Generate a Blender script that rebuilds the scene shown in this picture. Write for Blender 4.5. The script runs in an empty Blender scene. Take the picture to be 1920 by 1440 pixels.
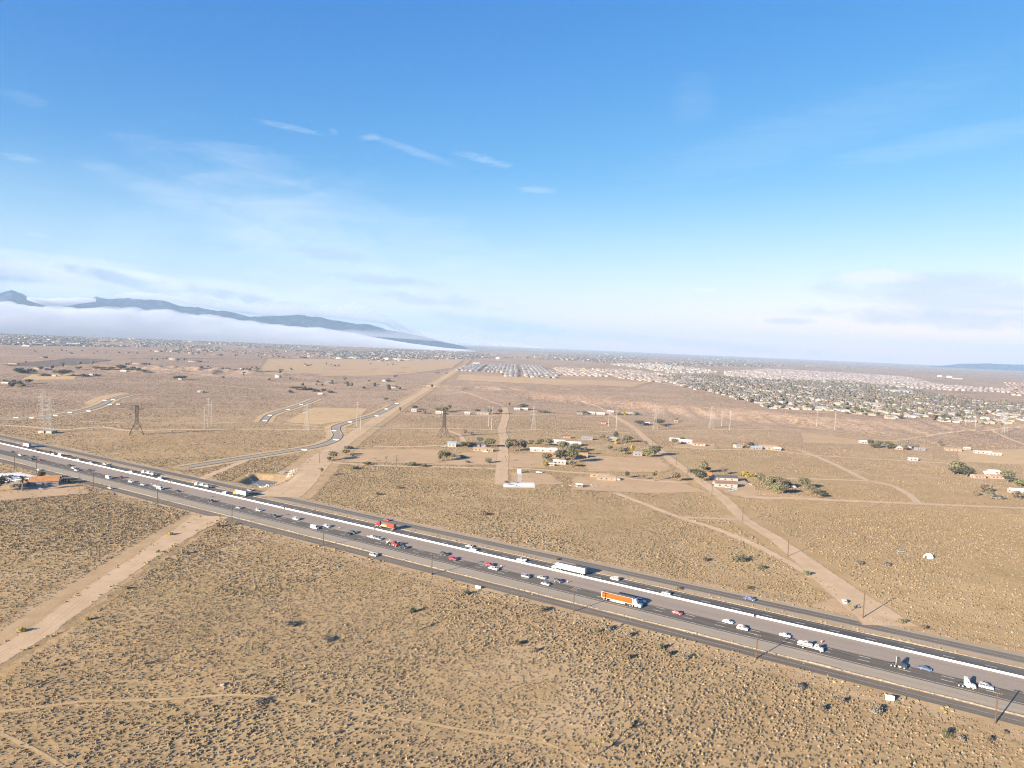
# Desert freeway from the air.  Everything is built where it stands, in metres; the camera hangs 122 m above the road.
FOG_D, HAZE_D, HAZE_C, HAZE_G, VOLB = .003, 5.2e-5, (.32, .475, .665, 1), .0, 2
SKY_ALT, SKY_AIR, SKY_DUST, SKY_OZ, SKY_GAM, SKY_TINT, SKY_STR, SKY_CL, SKY_HOR = 900, 1.0, .4, 2.0, (2.13, 1.03, .47), (.142, .635, 1.97), .05, 6.0, .66
SUN_E, SUN_C, EXPO = 5.0, (1.0, .87, .69), 2.1
import bpy, bmesh, math, random
import numpy as np
from mathutils import Vector, Matrix
random.seed(7); RS = np.random.RandomState(11)
SC = bpy.context.scene; COL = SC.collection
# ------------------------------------------------------------------ camera model (photo is 1920 x 1440)
FPX, YH, SLOPE, HC = 1356.0, 646.0, 0.0425, 122.0
ROLL = math.atan(SLOPE); PITCH = math.atan((720-YH)*math.cos(ROLL)/FPX)
cR, sR, cP, sP = math.cos(ROLL), math.sin(ROLL), math.cos(PITCH), math.sin(PITCH)
def ray(px, py):
    u = px-960.0; v = 720.0-py
    X = u*cR - v*sR; Y = u*sR + v*cR
    return X, FPX*cP + Y*sP, Y*cP - FPX*sP
def proj(x, y, z):
    z = z-HC
    f = y*cP - z*sP; Y = y*sP + z*cP
    X = x/f*FPX; Y = Y/f*FPX
    u = X*cR + Y*sR; v = -X*sR + Y*cR
    return 960+u, 720-v
# ------------------------------------------------------------------ noise and terrain
def _h(ix, iy, s):
    ix = ix.astype(np.int64).astype(np.uint32); iy = iy.astype(np.int64).astype(np.uint32)
    k = ix*np.uint32(374761393) + iy*np.uint32(668265263) + np.uint32(s*144665+7)
    k = (k ^ (k >> np.uint32(13)))*np.uint32(1274126177)
    k = k ^ (k >> np.uint32(16))
    return (k & np.uint32(0xffffff)).astype(np.float64)/float(0xffffff)
def vn(x, y, s=0):
    x = np.asarray(x, float); y = np.asarray(y, float)
    ix = np.floor(x); iy = np.floor(y); fx = x-ix; fy = y-iy
    fx = fx*fx*fx*(fx*(fx*6-15)+10); fy = fy*fy*fy*(fy*(fy*6-15)+10)
    a = _h(ix, iy, s); b = _h(ix+1, iy, s); c = _h(ix, iy+1, s); d = _h(ix+1, iy+1, s)
    return (a*(1-fx)+b*fx)*(1-fy) + (c*(1-fx)+d*fx)*fy
def fbm(x, y, s=0, o=3):
    t = 0; a = .5; n = 0
    for i in range(o):
        t = t + a*vn(x*2**i, y*2**i, s+i*17); n += a; a *= .5
    return t/n
def ridged(x, y, s=0, o=3):
    t = 0; a = .5; n = 0
    for i in range(o):
        t = t + a*(1-np.abs(2*vn(x*2**i, y*2**i, s+i*17)-1)); n += a; a *= .5
    return t/n
def sstep(a, b, x):
    t = np.clip((x-a)/(b-a), 0, 1); return t*t*(3-2*t)
# the freeway axis
AX = np.array([-182.9, 521.57]); TH = math.radians(-31.97)
DR = np.array([math.cos(TH), math.sin(TH)]); NR = np.array([-DR[1], DR[0]])
def fw(t, n): return AX + DR*t + NR*n
def fn(x, y): return (x-AX[0])*NR[0] + (y-AX[1])*NR[1]
def flat(px, py, z=0.0):
    d = ray(px, py); t = (z-HC)/d[2]; return d[0]*t, d[1]*t
_mb = np.array([flat(*p) for p in ((700,735),(850,752),(1000,752),(1150,765),(1300,782),(1440,796),(1640,815),(1800,822),(1920,812),(2100,812))])
_o = np.argsort(_mb[:,0]); _mb = _mb[_o]
_pond = np.array(flat(497, 899)); POND_Z = -3.5
def hgt(x, y):
    x = np.asarray(x, float); y = np.asarray(y, float)
    r = np.hypot(x, y); n = np.abs(fn(x, y)); free = sstep(58, 150, n)
    z = free*(1.5*(fbm(x/110, y/110, 3, 2)-.5))
    z = z + free*5*(fbm(x/420, y/420, 5, 3)-.5)*sstep(700, 1700, r)*(1-sstep(6000, 9000, r))
    yb = np.interp(x, _mb[:,0], _mb[:,1])
    az = np.where(y > 1, x/np.maximum(y, 1), 9)
    ramp = sstep(0, 200, y-yb)*sstep(-.12, .12, az)
    face = np.exp(-((y-yb-75)/75)**2)*sstep(-.1, .1, az)
    z = z + 12*ramp - 3.0*face*(1-ridged(x/46, y/150, 21, 3))*1.6
    hm = np.exp(-(((x+930)/330)**2 + ((y-2150)/150)**2))
    z = z + hm*(22*ridged(x/90, y/90, 31, 3)-3)
    hm2 = np.exp(-(((x+150)/260)**2 + ((y-1900)/110)**2))
    z = z + hm2*(9*ridged(x/70, y/70, 33, 2)-3)
    # pond basin, dug into the ground
    q = np.maximum(np.abs(x-_pond[0])/19, np.abs(y-_pond[1])/24)
    z = z - 4.2*(1-sstep(.45, 1.0, q))
    return z
def h1(x, y): return float(hgt(np.array([x]), np.array([y]))[0])
def at(px, py):
    """the point of the terrain that this sight line meets"""
    z = 0.0
    for _ in range(14):
        x, y = flat(px, py, z); z2 = h1(x, y); z = .5*z+.5*z2
        if abs(z2-z) < .01: break
    return x, y, h1(x, y)
def ats(pts): return [at(*p)[:2] for p in pts]
def mpp(x, y, z): return (y*cP-(z-HC)*sP)/FPX      # metres per photo pixel at a point
# ------------------------------------------------------------------ node helper and materials
class NT:
    def __init__(s, tree): s.t = tree; s.N = tree.nodes; s.L = tree.links
    def n(s, typ, *ins, out=0, **kw):
        nd = s.N.new(typ)
        for k, v in kw.items(): setattr(nd, k, v)
        for i, v in enumerate(ins):
            if v is None: continue
            s.set(nd.inputs[i], v)
        return nd
    def set(s, sock, v):
        if isinstance(v, bpy.types.Node): v = v.outputs[0]
        if isinstance(v, bpy.types.NodeSocket): s.L.new(v, sock)
        elif isinstance(v, (tuple, list)) and len(v) == 3 and sock.type == 'RGBA': sock.default_value = (*v, 1)
        else: sock.default_value = v
    def m(s, op, a, b=None, c=None, clamp=False): return s.n('ShaderNodeMath', a, b, c, operation=op, use_clamp=clamp).outputs[0]
    def noise(s, vec, scale, detail=2, rough=.5, dist=0.0):
        nd = s.N.new('ShaderNodeTexNoise'); s.set(nd.inputs['Vector'], vec)
        nd.inputs['Scale'].default_value = scale; nd.inputs['Detail'].default_value = detail
        nd.inputs['Roughness'].default_value = rough; nd.inputs['Distortion'].default_value = dist
        return nd.outputs['Fac'] if 'Fac' in nd.outputs else nd.outputs[0]
    def ss(s, x, a, b):
        nd = s.N.new('ShaderNodeMapRange'); nd.interpolation_type = 'SMOOTHSTEP'
        s.set(nd.inputs[0], x); nd.inputs[1].default_value = a; nd.inputs[2].default_value = b
        nd.inputs[3].default_value = 0; nd.inputs[4].default_value = 1
        return nd.outputs[0]
    def mix(s, f, a, b, mode='MIX'):
        nd = s.N.new('ShaderNodeMix'); nd.data_type = 'RGBA'; nd.blend_type = mode
        s.set(nd.inputs[0], f); s.set(nd.inputs[6], a); s.set(nd.inputs[7], b)
        return nd.outputs[2]
    def attr(s, name, out='Fac'):
        nd = s.N.new('ShaderNodeAttribute'); nd.attribute_name = name; return nd.outputs[out]
    def coords(s, which='Object'): return s.n('ShaderNodeTexCoord').outputs[which]
    def mapping(s, vec, scale=(1,1,1), loc=(0,0,0)):
        nd = s.n('ShaderNodeMapping', vec); nd.inputs['Scale'].default_value = scale; nd.inputs['Location'].default_value = loc
        return nd.outputs[0]
def newmat(name):
    m = bpy.data.materials.new(name); m.use_nodes = True; m.node_tree.nodes.clear()
    return m, NT(m.node_tree)
def finish(nt, col, rough=.85, spec=.25, metal=0.0, bump=None, bstr=.3, bdist=.1, alpha=None, coat=0.0):
    p = nt.N.new('ShaderNodeBsdfPrincipled')
    nt.set(p.inputs['Base Color'], col); nt.set(p.inputs['Roughness'], rough)
    nt.set(p.inputs['Specular IOR Level'], spec); nt.set(p.inputs['Metallic'], metal)
    if coat: p.inputs['Coat Weight'].default_value = coat; p.inputs['Coat Roughness'].default_value = .06
    if bump is not None:
        b = nt.N.new('ShaderNodeBump'); b.inputs['Strength'].default_value = bstr; b.inputs['Distance'].default_value = bdist
        nt.set(b.inputs['Height'], bump); nt.L.new(b.outputs[0], p.inputs['Normal'])
    o = nt.N.new('ShaderNodeOutputMaterial')
    if alpha is None: nt.L.new(p.outputs[0], o.inputs[0])
    else:
        tr = nt.N.new('ShaderNodeBsdfTransparent'); mx = nt.N.new('ShaderNodeMixShader')
        nt.set(mx.inputs[0], alpha); nt.L.new(tr.outputs[0], mx.inputs[1]); nt.L.new(p.outputs[0], mx.inputs[2])
        nt.L.new(mx.outputs[0], o.inputs[0])
    return p
_M = {}
def M(name, col, rough=.85, var=.18, scale=.6, metal=0.0, spec=.25, coat=0.0, inst=0.0):
    """plain surface with weathering: two octaves of object-space noise over the base colour"""
    if name in _M: return _M[name]
    m, nt = newmat(name); c = nt.coords('Object')
    f = nt.noise(c, scale, 4, .6); f = nt.ss(f, .3, .7)
    lo = tuple(x*(1-var) for x in col); hi = tuple(min(1, x*(1+var)) for x in col)
    k = nt.mix(f, lo, hi)
    if inst:
        rn = nt.n('ShaderNodeObjectInfo').outputs['Random']
        g = nt.m('MULTIPLY_ADD', rn, inst*2, 1-inst)
        gg = nt.n('ShaderNodeCombineColor', g, g, g).outputs[0]
        k = nt.mix(1.0, k, gg, 'MULTIPLY')
    finish(nt, k, rough, spec, metal, coat=coat); _M[name] = m; return m
def paint(name, col, metal=0.0, dirt=.12): return M(name, col, .32, dirt, 1.3, metal, .5, .6)
# ------------------------------------------------------------------ mesh builder
class MB:
    def __init__(s): s.v = []; s.f = []; s.mi = []; s.cur = 0
    def add(s, vs, fs):
        o = len(s.v); s.v.extend([tuple(map(float, p)) for p in vs])
        for f in fs: s.f.append([i+o for i in f]); s.mi.append(s.cur)
        return s
    def box(s, c, d, rz=0.0):
        x, y, z = c; a, b, e = d[0]/2, d[1]/2, d[2]/2; cs, sn = math.cos(rz), math.sin(rz)
        vs = []
        for dz in (-e, e):
            for dx, dy in ((-a,-b),(a,-b),(a,b),(-a,b)): vs.append((x+dx*cs-dy*sn, y+dx*sn+dy*cs, z+dz))
        return s.add(vs, [(0,3,2,1),(4,5,6,7),(0,1,5,4),(1,2,6,5),(2,3,7,6),(3,0,4,7)])
    def tube(s, p0, p1, r0, r1=None, n=8):
        r1 = r0 if r1 is None else r1; p0 = Vector(p0); p1 = Vector(p1); d = (p1-p0).normalized()
        u = d.orthogonal().normalized(); w = d.cross(u); vs = []
        for p, r in ((p0, r0), (p1, r1)):
            for i in range(n):
                a = 2*math.pi*i/n; vs.append(p+u*(r*math.cos(a))+w*(r*math.sin(a)))
        fs = [(i, (i+1) % n, n+(i+1) % n, n+i) for i in range(n)] + [tuple(reversed(range(n))), tuple(range(n, 2*n))]
        return s.add(vs, fs)
    def prism(s, prof, w0, w1=None):
        """closed (x, z) outline, extruded across y; w0 half width, or a function of z"""
        fw_ = w0 if callable(w0) else (lambda z: w0)
        n = len(prof); vs = [(x, -fw_(z), z) for x, z in prof] + [(x, fw_(z), z) for x, z in prof]
        fs = [tuple(range(n)), tuple(reversed(range(n, 2*n)))] + [(i, n+i, n+(i+1) % n, (i+1) % n) for i in range(n)]
        return s.add(vs, fs)
    def blob(s, c, r, seed=0, sub=1, amp=.25):
        bm = bmesh.new(); bmesh.ops.create_icosphere(bm, subdivisions=sub, radius=1)
        rr = random.Random(seed); vs = []
        for v in bm.verts:
            k = 1+amp*(rr.random()*2-1); vs.append((c[0]+v.co.x*r[0]*k, c[1]+v.co.y*r[1]*k, c[2]+v.co.z*r[2]*k))
        fs = [[v.index for v in f.verts] for f in bm.faces]; bm.free(); return s.add(vs, fs)
    def mesh(s, name, mats, smooth=False):
        me = bpy.data.meshes.new(name); me.from_pydata(s.v, [], s.f); me.update()
        for m in (mats if isinstance(mats, (list, tuple)) else [mats]): me.materials.append(m)
        if len(me.materials) > 1: me.polygons.foreach_set('material_index', s.mi)
        bm = bmesh.new(); bm.from_mesh(me); bmesh.ops.recalc_face_normals(bm, faces=bm.faces); bm.to_mesh(me); bm.free()
        if smooth: me.polygons.foreach_set('use_smooth', [True]*len(me.polygons))
        return me
    def build(s, name, mats, parent=None, smooth=False, bevel=0.0):
        o = bpy.data.objects.new(name, s.mesh(name, mats, smooth)); COL.objects.link(o)
        if parent is not None: o.parent = parent
        if bevel:
            b = o.modifiers.new('bevel', 'BEVEL'); b.width = bevel; b.segments = 2; b.limit_method = 'ANGLE'
        return o
def tag(o, label=None, cat=None, group=None, kind=None):
    for k, v in (('label', label), ('category', cat), ('group', group), ('kind', kind)):
        if v is not None: o[k] = v
    return o
def empty(name, loc=(0,0,0), rz=0.0):
    o = bpy.data.objects.new(name, None); COL.objects.link(o); o.location = loc; o.rotation_euler = (0,0,rz)
    o.empty_display_size = .5; return o
def dup(o, parent=None):
    c = o.copy(); COL.objects.link(c)
    for k in ('label', 'category', 'group', 'kind'):
        if parent is None and k in c: del c[k]
    if parent is not None: c.parent = parent
    for ch in list(KIDS.get(o.name, ())): dup(ch, c)
    return c
KIDS = {}
def register(o):
    """remember the children of a prototype so that copies are quick"""
    for ch in [x for x in COL.objects if x.parent is o]: KIDS.setdefault(o.name, []).append(ch); register(ch)
def np_mesh(name, V, F, mats, attrs=(), uv=None, smooth=True, mi=None):
    """V (n,3), F (m,4) or (m,3) arrays"""
    me = bpy.data.meshes.new(name); k = F.shape[1]
    me.vertices.add(len(V)); me.vertices.foreach_set('co', np.ascontiguousarray(V, np.float32).ravel())
    me.loops.add(F.size); me.loops.foreach_set('vertex_index', np.ascontiguousarray(F, np.int32).ravel())
    me.polygons.add(len(F)); me.polygons.foreach_set('loop_start', np.arange(0, F.size, k, dtype=np.int32))
    me.polygons.foreach_set('loop_total', np.full(len(F), k, np.int32))
    if smooth: me.polygons.foreach_set('use_smooth', np.ones(len(F), bool))
    for m in (mats if isinstance(mats, (list, tuple)) else [mats]): me.materials.append(m)
    if mi is not None: me.polygons.foreach_set('material_index', np.ascontiguousarray(mi, np.int32))
    me.update(calc_edges=True)
    for an, typ, dom, arr in attrs:
        a = me.attributes.new(an, typ, dom)
        key = {'FLOAT': 'value', 'INT': 'value', 'FLOAT_COLOR': 'color', 'FLOAT_VECTOR': 'vector'}[typ]
        a.data.foreach_set(key, np.ascontiguousarray(arr, np.int32 if typ == 'INT' else np.float32).ravel())
    if uv is not None:
        l = me.uv_layers.new(name='UVMap'); l.data.foreach_set('uv', np.ascontiguousarray(uv[F.ravel()], np.float32).ravel())
    return me
def np_obj(name, *a, **k):
    o = bpy.data.objects.new(name, np_mesh(name, *a, **k)); COL.objects.link(o); return o
def smooth_line(P, step=6.0):
    P = np.asarray(P, float)
    if len(P) > 2:
        out = []
        Q = np.vstack([2*P[0]-P[1], P, 2*P[-1]-P[-2]])
        for i in range(1, len(Q)-2):
            p0, p1, p2, p3 = Q[i-1:i+3]; L = np.hypot(*(p2-p1)); k = max(2, int(L/step))
            t = np.linspace(0, 1, k, endpoint=False)[:,None]
            out.append(.5*((2*p1)+(-p0+p2)*t+(2*p0-5*p1+4*p2-p3)*t**2+(-p0+3*p1-3*p2+p3)*t**3))
        return np.vstack(out+[P[-1:]])
    L = np.hypot(*(P[1]-P[0])); k = max(2, int(L/step)); t = np.linspace(0, 1, k+1)[:,None]
    return P[0]+(P[1]-P[0])*t
CLEAR = []      # (polyline, half width) kept free of scrub
LOTS = []       # polygons kept free of scrub
def strip(name, P, width, mat, zo=.06, soft=0.0, clear=0.0, step=6.0, wob=0.0, off=0.0, obj=True, smoothp=True):
    """a band of road lying on the terrain; soft = width of the ragged edge"""
    C = smooth_line(P, step) if smoothp else np.asarray(P, float)
    T = np.gradient(C, axis=0); T /= np.hypot(T[:,0], T[:,1])[:,None]+1e-9
    N = np.stack([-T[:,1], T[:,0]], 1); n = len(C); hw = np.broadcast_to(np.asarray(width, float)/2, (n,)).copy()
    s = np.r_[0, np.cumsum(np.hypot(*(C[1:]-C[:-1]).T))]
    if wob: hw = hw*(1+wob*(fbm(s/30, s*0+3.3, 9, 2)-.5)*2)
    if clear: CLEAR.append((C[::2] if len(C) > 8 else C, float(hw.max())+clear))
    if soft: cols = [(-1, -soft, 0), (-1, 0, 1), (-.5, 0, 1), (0, 0, 1), (.5, 0, 1), (1, 0, 1), (1, soft, 0)]
    else: cols = [(-1, 0, 1), (-.5, 0, 1), (0, 0, 1), (.5, 0, 1), (1, 0, 1)]
    V = []; A = []; U = []
    for k, e, a in cols:
        d = hw*k+e+off; xy = C+N*d[:,None]
        z = hgt(xy[:,0], xy[:,1])+zo+np.hypot(xy[:,0], xy[:,1])*.00012
        V.append(np.c_[xy, z]); A.append(np.full(n, a)); U.append(np.c_[s, d])
    m = len(cols); V = np.stack(V, 1).reshape(-1, 3); A = np.stack(A, 1).ravel(); U = np.stack(U, 1).reshape(-1, 2)
    i = np.arange(n-1)[:,None]*m+np.arange(m-1)[None,:]
    F = np.stack([i, i+1, i+m+1, i+m], -1).reshape(-1, 4)[:, ::-1]
    o = np_obj(name, V, F, mat, attrs=[('edge', 'FLOAT', 'POINT', A)], uv=U)
    o['kind'] = 'structure'; return o
def patch(name, poly, mat, zo=.05, soft=8.0, lot=True, rings=7):
    """a cleared piece of ground with a ragged edge; poly in world xy"""
    P = np.asarray(poly, float); P = np.vstack([P, P[:1]])
    C = np.vstack([smooth_line(P[i:i+2], 5.0)[:-1] for i in range(len(P)-1)])
    if lot: LOTS.append(P[:-1])
    c = C.mean(0); R = np.hypot(*(C-c).T); n = len(C); V = []; A = []
    fr = [1.0]+list(np.linspace(1, 0, rings)**1.0)[0:]
    for j in range(rings+1):
        if j == 0: xy = c+(C-c)*(1+soft/(R+1e-6)*.5)[:,None]; a = 0
        else:
            k = 1-(j-1)/(rings-1)*.999; xy = c+(C-c)*((1-soft/(R+1e-6)*.5)*k)[:,None]; a = 1
        V.append(np.c_[xy, hgt(xy[:,0], xy[:,1])+zo+np.hypot(xy[:,0], xy[:,1])*.0001]); A.append(np.full(n, a))
    V = np.vstack(V); A = np.concatenate(A); i = np.arange(n); F = []
    for j in range(rings): F.append(np.stack([j*n+i, j*n+(i+1) % n, (j+1)*n+(i+1) % n, (j+1)*n+i], 1))
    o = np_obj(name, V, np.vstack(F), mat, attrs=[('edge', 'FLOAT', 'POINT', A)]); o['kind'] = 'structure'; return o
# ================================================================== THE SETTING
# ---- ground material: sand with scrub litter; veg = how much scrub grows there
def ground_material():
    m, nt = newmat('desert_ground'); c = nt.coords('Object'); veg = nt.attr('veg')
    big = nt.ss(nt.noise(c, .0045, 4, .55), .35, .65); mid = nt.ss(nt.noise(c, .035, 4, .6), .3, .7)
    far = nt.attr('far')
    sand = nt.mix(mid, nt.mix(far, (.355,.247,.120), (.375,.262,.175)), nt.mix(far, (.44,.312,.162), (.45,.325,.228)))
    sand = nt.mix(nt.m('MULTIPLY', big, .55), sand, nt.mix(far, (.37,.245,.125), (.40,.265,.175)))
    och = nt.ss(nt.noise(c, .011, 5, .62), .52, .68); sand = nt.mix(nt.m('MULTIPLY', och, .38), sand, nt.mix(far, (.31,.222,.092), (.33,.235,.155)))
    wash = nt.m('SUBTRACT', 1.0, nt.ss(nt.m('ABSOLUTE', nt.m('SUBTRACT', nt.noise(c, .0075, 5, .55, .6), .5)), .0, .022)); wash = nt.m('MULTIPLY', wash, nt.ss(nt.noise(c, .003, 2), .42, .58))
    sand = nt.mix(nt.m('MULTIPLY', wash, .6), sand, (.46,.335,.20))
    fine = nt.noise(c, 1.6, 3, .6); sand = nt.mix(nt.ss(fine, .35, .75), nt.mix(.18, sand, (.12,.09,.07)), sand)
    clump = nt.noise(c, .42, 3, .65); c2 = nt.noise(c, .14, 2, .5)
    k = nt.m('ADD', clump, nt.m('MULTIPLY', nt.m('SUBTRACT', c2, .5), .5))
    spk = nt.m('MULTIPLY', nt.ss(k, 0.47, .59), veg)
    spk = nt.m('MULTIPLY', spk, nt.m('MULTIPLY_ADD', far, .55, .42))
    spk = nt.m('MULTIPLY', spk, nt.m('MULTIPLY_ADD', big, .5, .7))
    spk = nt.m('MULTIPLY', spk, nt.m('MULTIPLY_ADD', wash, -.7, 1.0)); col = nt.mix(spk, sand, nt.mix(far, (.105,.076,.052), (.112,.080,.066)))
    bump = nt.m('ADD', nt.m('MULTIPLY', nt.noise(c, .9, 5, .65), .35), nt.m('MULTIPLY', nt.noise(c, .12, 2, .5), 1.2))
    finish(nt, col, .95, .02, bump=bump, bstr=.55, bdist=.55); return m
def dirt_material(name, a, b, streak=.35, thr=.5):
    m, nt = newmat(name); c = nt.coords('Object'); uv = nt.mapping(nt.coords('UV'), (.03, 1.1, 1))
    f = nt.ss(nt.noise(c, .09, 5, .6), .3, .7); g = nt.ss(nt.noise(uv, 1.0, 3, .6), .3, .7)
    col = nt.mix(f, a, b); col = nt.mix(nt.m('MULTIPLY', g, streak), col, tuple(x*.78 for x in a))
    v_ = nt.n('ShaderNodeSeparateXYZ', nt.coords('UV')).outputs[1]; rut = nt.m('SUBTRACT', 1.0, nt.ss(nt.m('ABSOLUTE', nt.m('SUBTRACT', nt.m('ABSOLUTE', nt.m('ADD', v_, nt.m('MULTIPLY', nt.m('SUBTRACT', nt.noise(c, .02, 2), .5), 4.0))), .95)), .15, .5)); col = nt.mix(nt.m('MULTIPLY', rut, nt.m('MULTIPLY', nt.ss(nt.noise(c, .06, 3), .35, .6), .38)), col, tuple(x*.68 for x in a))
    e = nt.attr('edge'); al = nt.ss(nt.m('ADD', e, nt.m('MULTIPLY', nt.m('ADD', nt.m('SUBTRACT', nt.noise(c, .5, 5, .75), .5), nt.m('SUBTRACT', nt.noise(c, .07, 3, .6), .5)), 1.35)), thr-.3, thr+.3)
    finish(nt, col, .95, .02, bump=nt.noise(c, 1.1, 4, .6), bstr=.4, bdist=.2, alpha=al); return m
def lot_material(name, a, b):
    m, nt = newmat(name); c = nt.coords('Object')
    f = nt.ss(nt.noise(c, .05, 6, .65), .3, .7); st = nt.ss(nt.noise(nt.mapping(c, (.02, .5, .1)), 1, 4, .7), .35, .7)
    col = nt.mix(f, a, b); col = nt.mix(nt.m('MULTIPLY', st, .4), col, tuple(x*.82 for x in a))
    sp = nt.ss(nt.noise(c, .55, 3, .7), .62, .7); col = nt.mix(nt.m('MULTIPLY', sp, .5), col, (.17,.125,.09))
    e = nt.attr('edge'); al = nt.ss(nt.m('ADD', e, nt.m('MULTIPLY', nt.m('SUBTRACT', nt.noise(c, .12, 5, .7), .5), 1.5)), .25, .75)
    finish(nt, col, .95, .02, bump=nt.noise(c, .9, 4, .6), bstr=.4, bdist=.2, alpha=al); return m
def asphalt(name, a, b, streak=.5, sc=(.012, .55, 1), patchy=.15):
    m, nt = newmat(name); c = nt.coords('Object'); uv = nt.coords('UV')
    s1 = nt.ss(nt.noise(nt.mapping(uv, sc), 1, 4, .65), .32, .68); s2 = nt.ss(nt.noise(nt.mapping(uv, (.09, .35, 1), (7,3,0)), 1, 4, .7), .35, .7)
    p = nt.ss(nt.noise(c, .8, 5, .7), .35, .65)
    col = nt.mix(nt.m('MULTIPLY', s1, streak), a, b); col = nt.mix(nt.m('MULTIPLY', s2, patchy), col, tuple(x*1.5 for x in b))
    col = nt.mix(nt.m('MULTIPLY', p, .12), col, tuple(x*.6 for x in a))
    finish(nt, col, .92, .04); return m
MG = ground_material()
M_ROAD = dirt_material('graded_dirt', (.42,.30,.185), (.49,.36,.23), .22)
M_VERGE = dirt_material('bare_verge', (.34,.235,.13), (.42,.30,.175), .25)
M_PATH = dirt_material('foot_path', (.385,.27,.14), (.43,.31,.17), .15, .5)
M_TRACK = dirt_material('dirt_track', (.44,.315,.20), (.50,.365,.24), .15, .4)
M_LOT = lot_material('cleared_dirt', (.385,.265,.155), (.45,.315,.19))
M_SAND = lot_material('pale_sand', (.42,.295,.16), (.485,.35,.20))
M_SLAB = lot_material('pale_gravel', (.56,.53,.47), (.66,.63,.58))
M_AFAR = asphalt('dark_asphalt', (.052,.050,.047), (.165,.155,.142), .75, (.006, .75, 1))
M_ANEAR = asphalt('worn_asphalt', (.092,.081,.067), (.175,.155,.130), .6, (.006, .5, 1))
M_AMED = asphalt('grey_pavement', (.25,.206,.167), (.31,.258,.212), .5, (.01, .25, 1), .06)
M_ASHO = asphalt('shoulder_pavement', (.27,.228,.172), (.35,.30,.23), .6, (.008, .4, 1), .1)
M_AFRO = asphalt('frontage_asphalt', (.115,.096,.076), (.205,.175,.142), .7, (.006, .6, 1))
M_ANEW = asphalt('new_asphalt', (.27,.232,.182), (.33,.288,.228), .4, (.03, .3, 1), .1)
M_LINE = M('line_paint', (.62,.60,.55), .7, .3, .5)
M_LINEW = M('worn_line_paint', (.34,.32,.28), .7, .3, .5)
M_CONC = M('pale_concrete', (.27,.25,.215), .85, .15, .4)
M_BARR = M('white_concrete', (.80,.79,.76), .8, .1, .25)
# ---- roads, first the freeway corridor (all straight, so they follow the axis)
T0, T1 = -900.0, 800.0
def lane(name, n0, n1, mat, zo, t0=T0, t1=T1, soft=0.0, **k):
    P = np.array([fw(t0, (n0+n1)/2), fw(t1, (n0+n1)/2)]); return strip(name, P, abs(n1-n0), mat, zo, soft, step=12.0, **k)
lane('freeway_verge', -58, 31, M_VERGE, .02, soft=7.0)
lane('frontage_road', 14.4, 25.0, M_ASHO, .05, soft=1.5)
lane('frontage_road', 16.0, 23.4, M_AFRO, .08)
lane('frontage_road', -48.0, -41.6, M_AFRO, .06, soft=.6)
lane('carriageway', -1.2, 8.6, M_AFAR, .06)
lane('median_pavement', -18.4, -1.2, M_AMED, .07)
lane('carriageway', -29.6, -18.4, M_ANEAR, .06)
lane('road_shoulder', -38.6, -29.6, M_ASHO, .05, soft=.5)
def lines(name, n, w, mat, zo, dash=None, t0=T0, t1=T1):
    mb = MB(); segs = []
    if dash:
        t = t0
        while t < t1: segs.append((t, t+dash[0])); t += dash[1]
    else: segs = [(t, min(t+60, t1)) for t in np.arange(t0, t1, 60)]
    for a, b in segs:
        q = [fw(a, n-w/2), fw(b, n-w/2), fw(b, n+w/2), fw(a, n+w/2)]
        mb.add([(p[0], p[1], zo+.03) for p in q], [(0,1,2,3)])
    o = mb.build(name, mat); o['kind'] = 'structure'; return o
lines('lane_marking', -20.1, .28, M_LINE, .12, (4.2, 14.63)); lines('lane_marking', -23.9, .28, M_LINE, .12, (4.2, 14.63))
lines('lane_marking', -28.3, .22, M_LINE, .12); lines('lane_marking', -16.4, .2, M_LINEW, .12)
lines('lane_marking', 3.1, .26, M_LINE, .12, (4.2, 14.63)); lines('lane_marking', 6.9, .24, M_LINEW, .12); lines('lane_marking', -.55, .2, M_LINEW, .12)
lines('lane_marking', -44.8, .2, M_LINEW, .12); lines('lane_marking', 19.7, .2, M_LINEW, .12); lines('lane_marking', 16.5, .15, M_LINEW, .12)
# earth berms along both edges of the freeway
def berm(n, w, hh, mat, seed):
    t = np.arange(T0, T1, 3.0); k = len(t)
    jig = (fbm(t/14, t*0, seed, 3)-.5)
    prof = [(-1, -.1), (-.45, .75), (0, 1), (.45, .75), (1, -.1)]; V = []
    for a, b in prof:
        d = n+a*w*(1+.5*jig)+jig*.5; p = AX[None]+DR[None]*t[:,None]+NR[None]*d[:,None]
        V.append(np.c_[p, b*hh*(1+1.1*jig)])
    m = len(prof); V = np.stack(V, 1).reshape(-1, 3); i = np.arange(k-1)[:,None]*m+np.arange(m-1)
    o = np_obj('earth_berm', V, np.stack([i, i+1, i+m+1, i+m], -1).reshape(-1, 4)[:, ::-1], mat); o['kind'] = 'structure'
M_BERM = M('berm_earth', (.27,.22,.155), .95, .4, .9)
berm(9.6, .9, .32, M_BERM, 41); berm(-39.4, .9, .36, M_BERM, 43)
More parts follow.
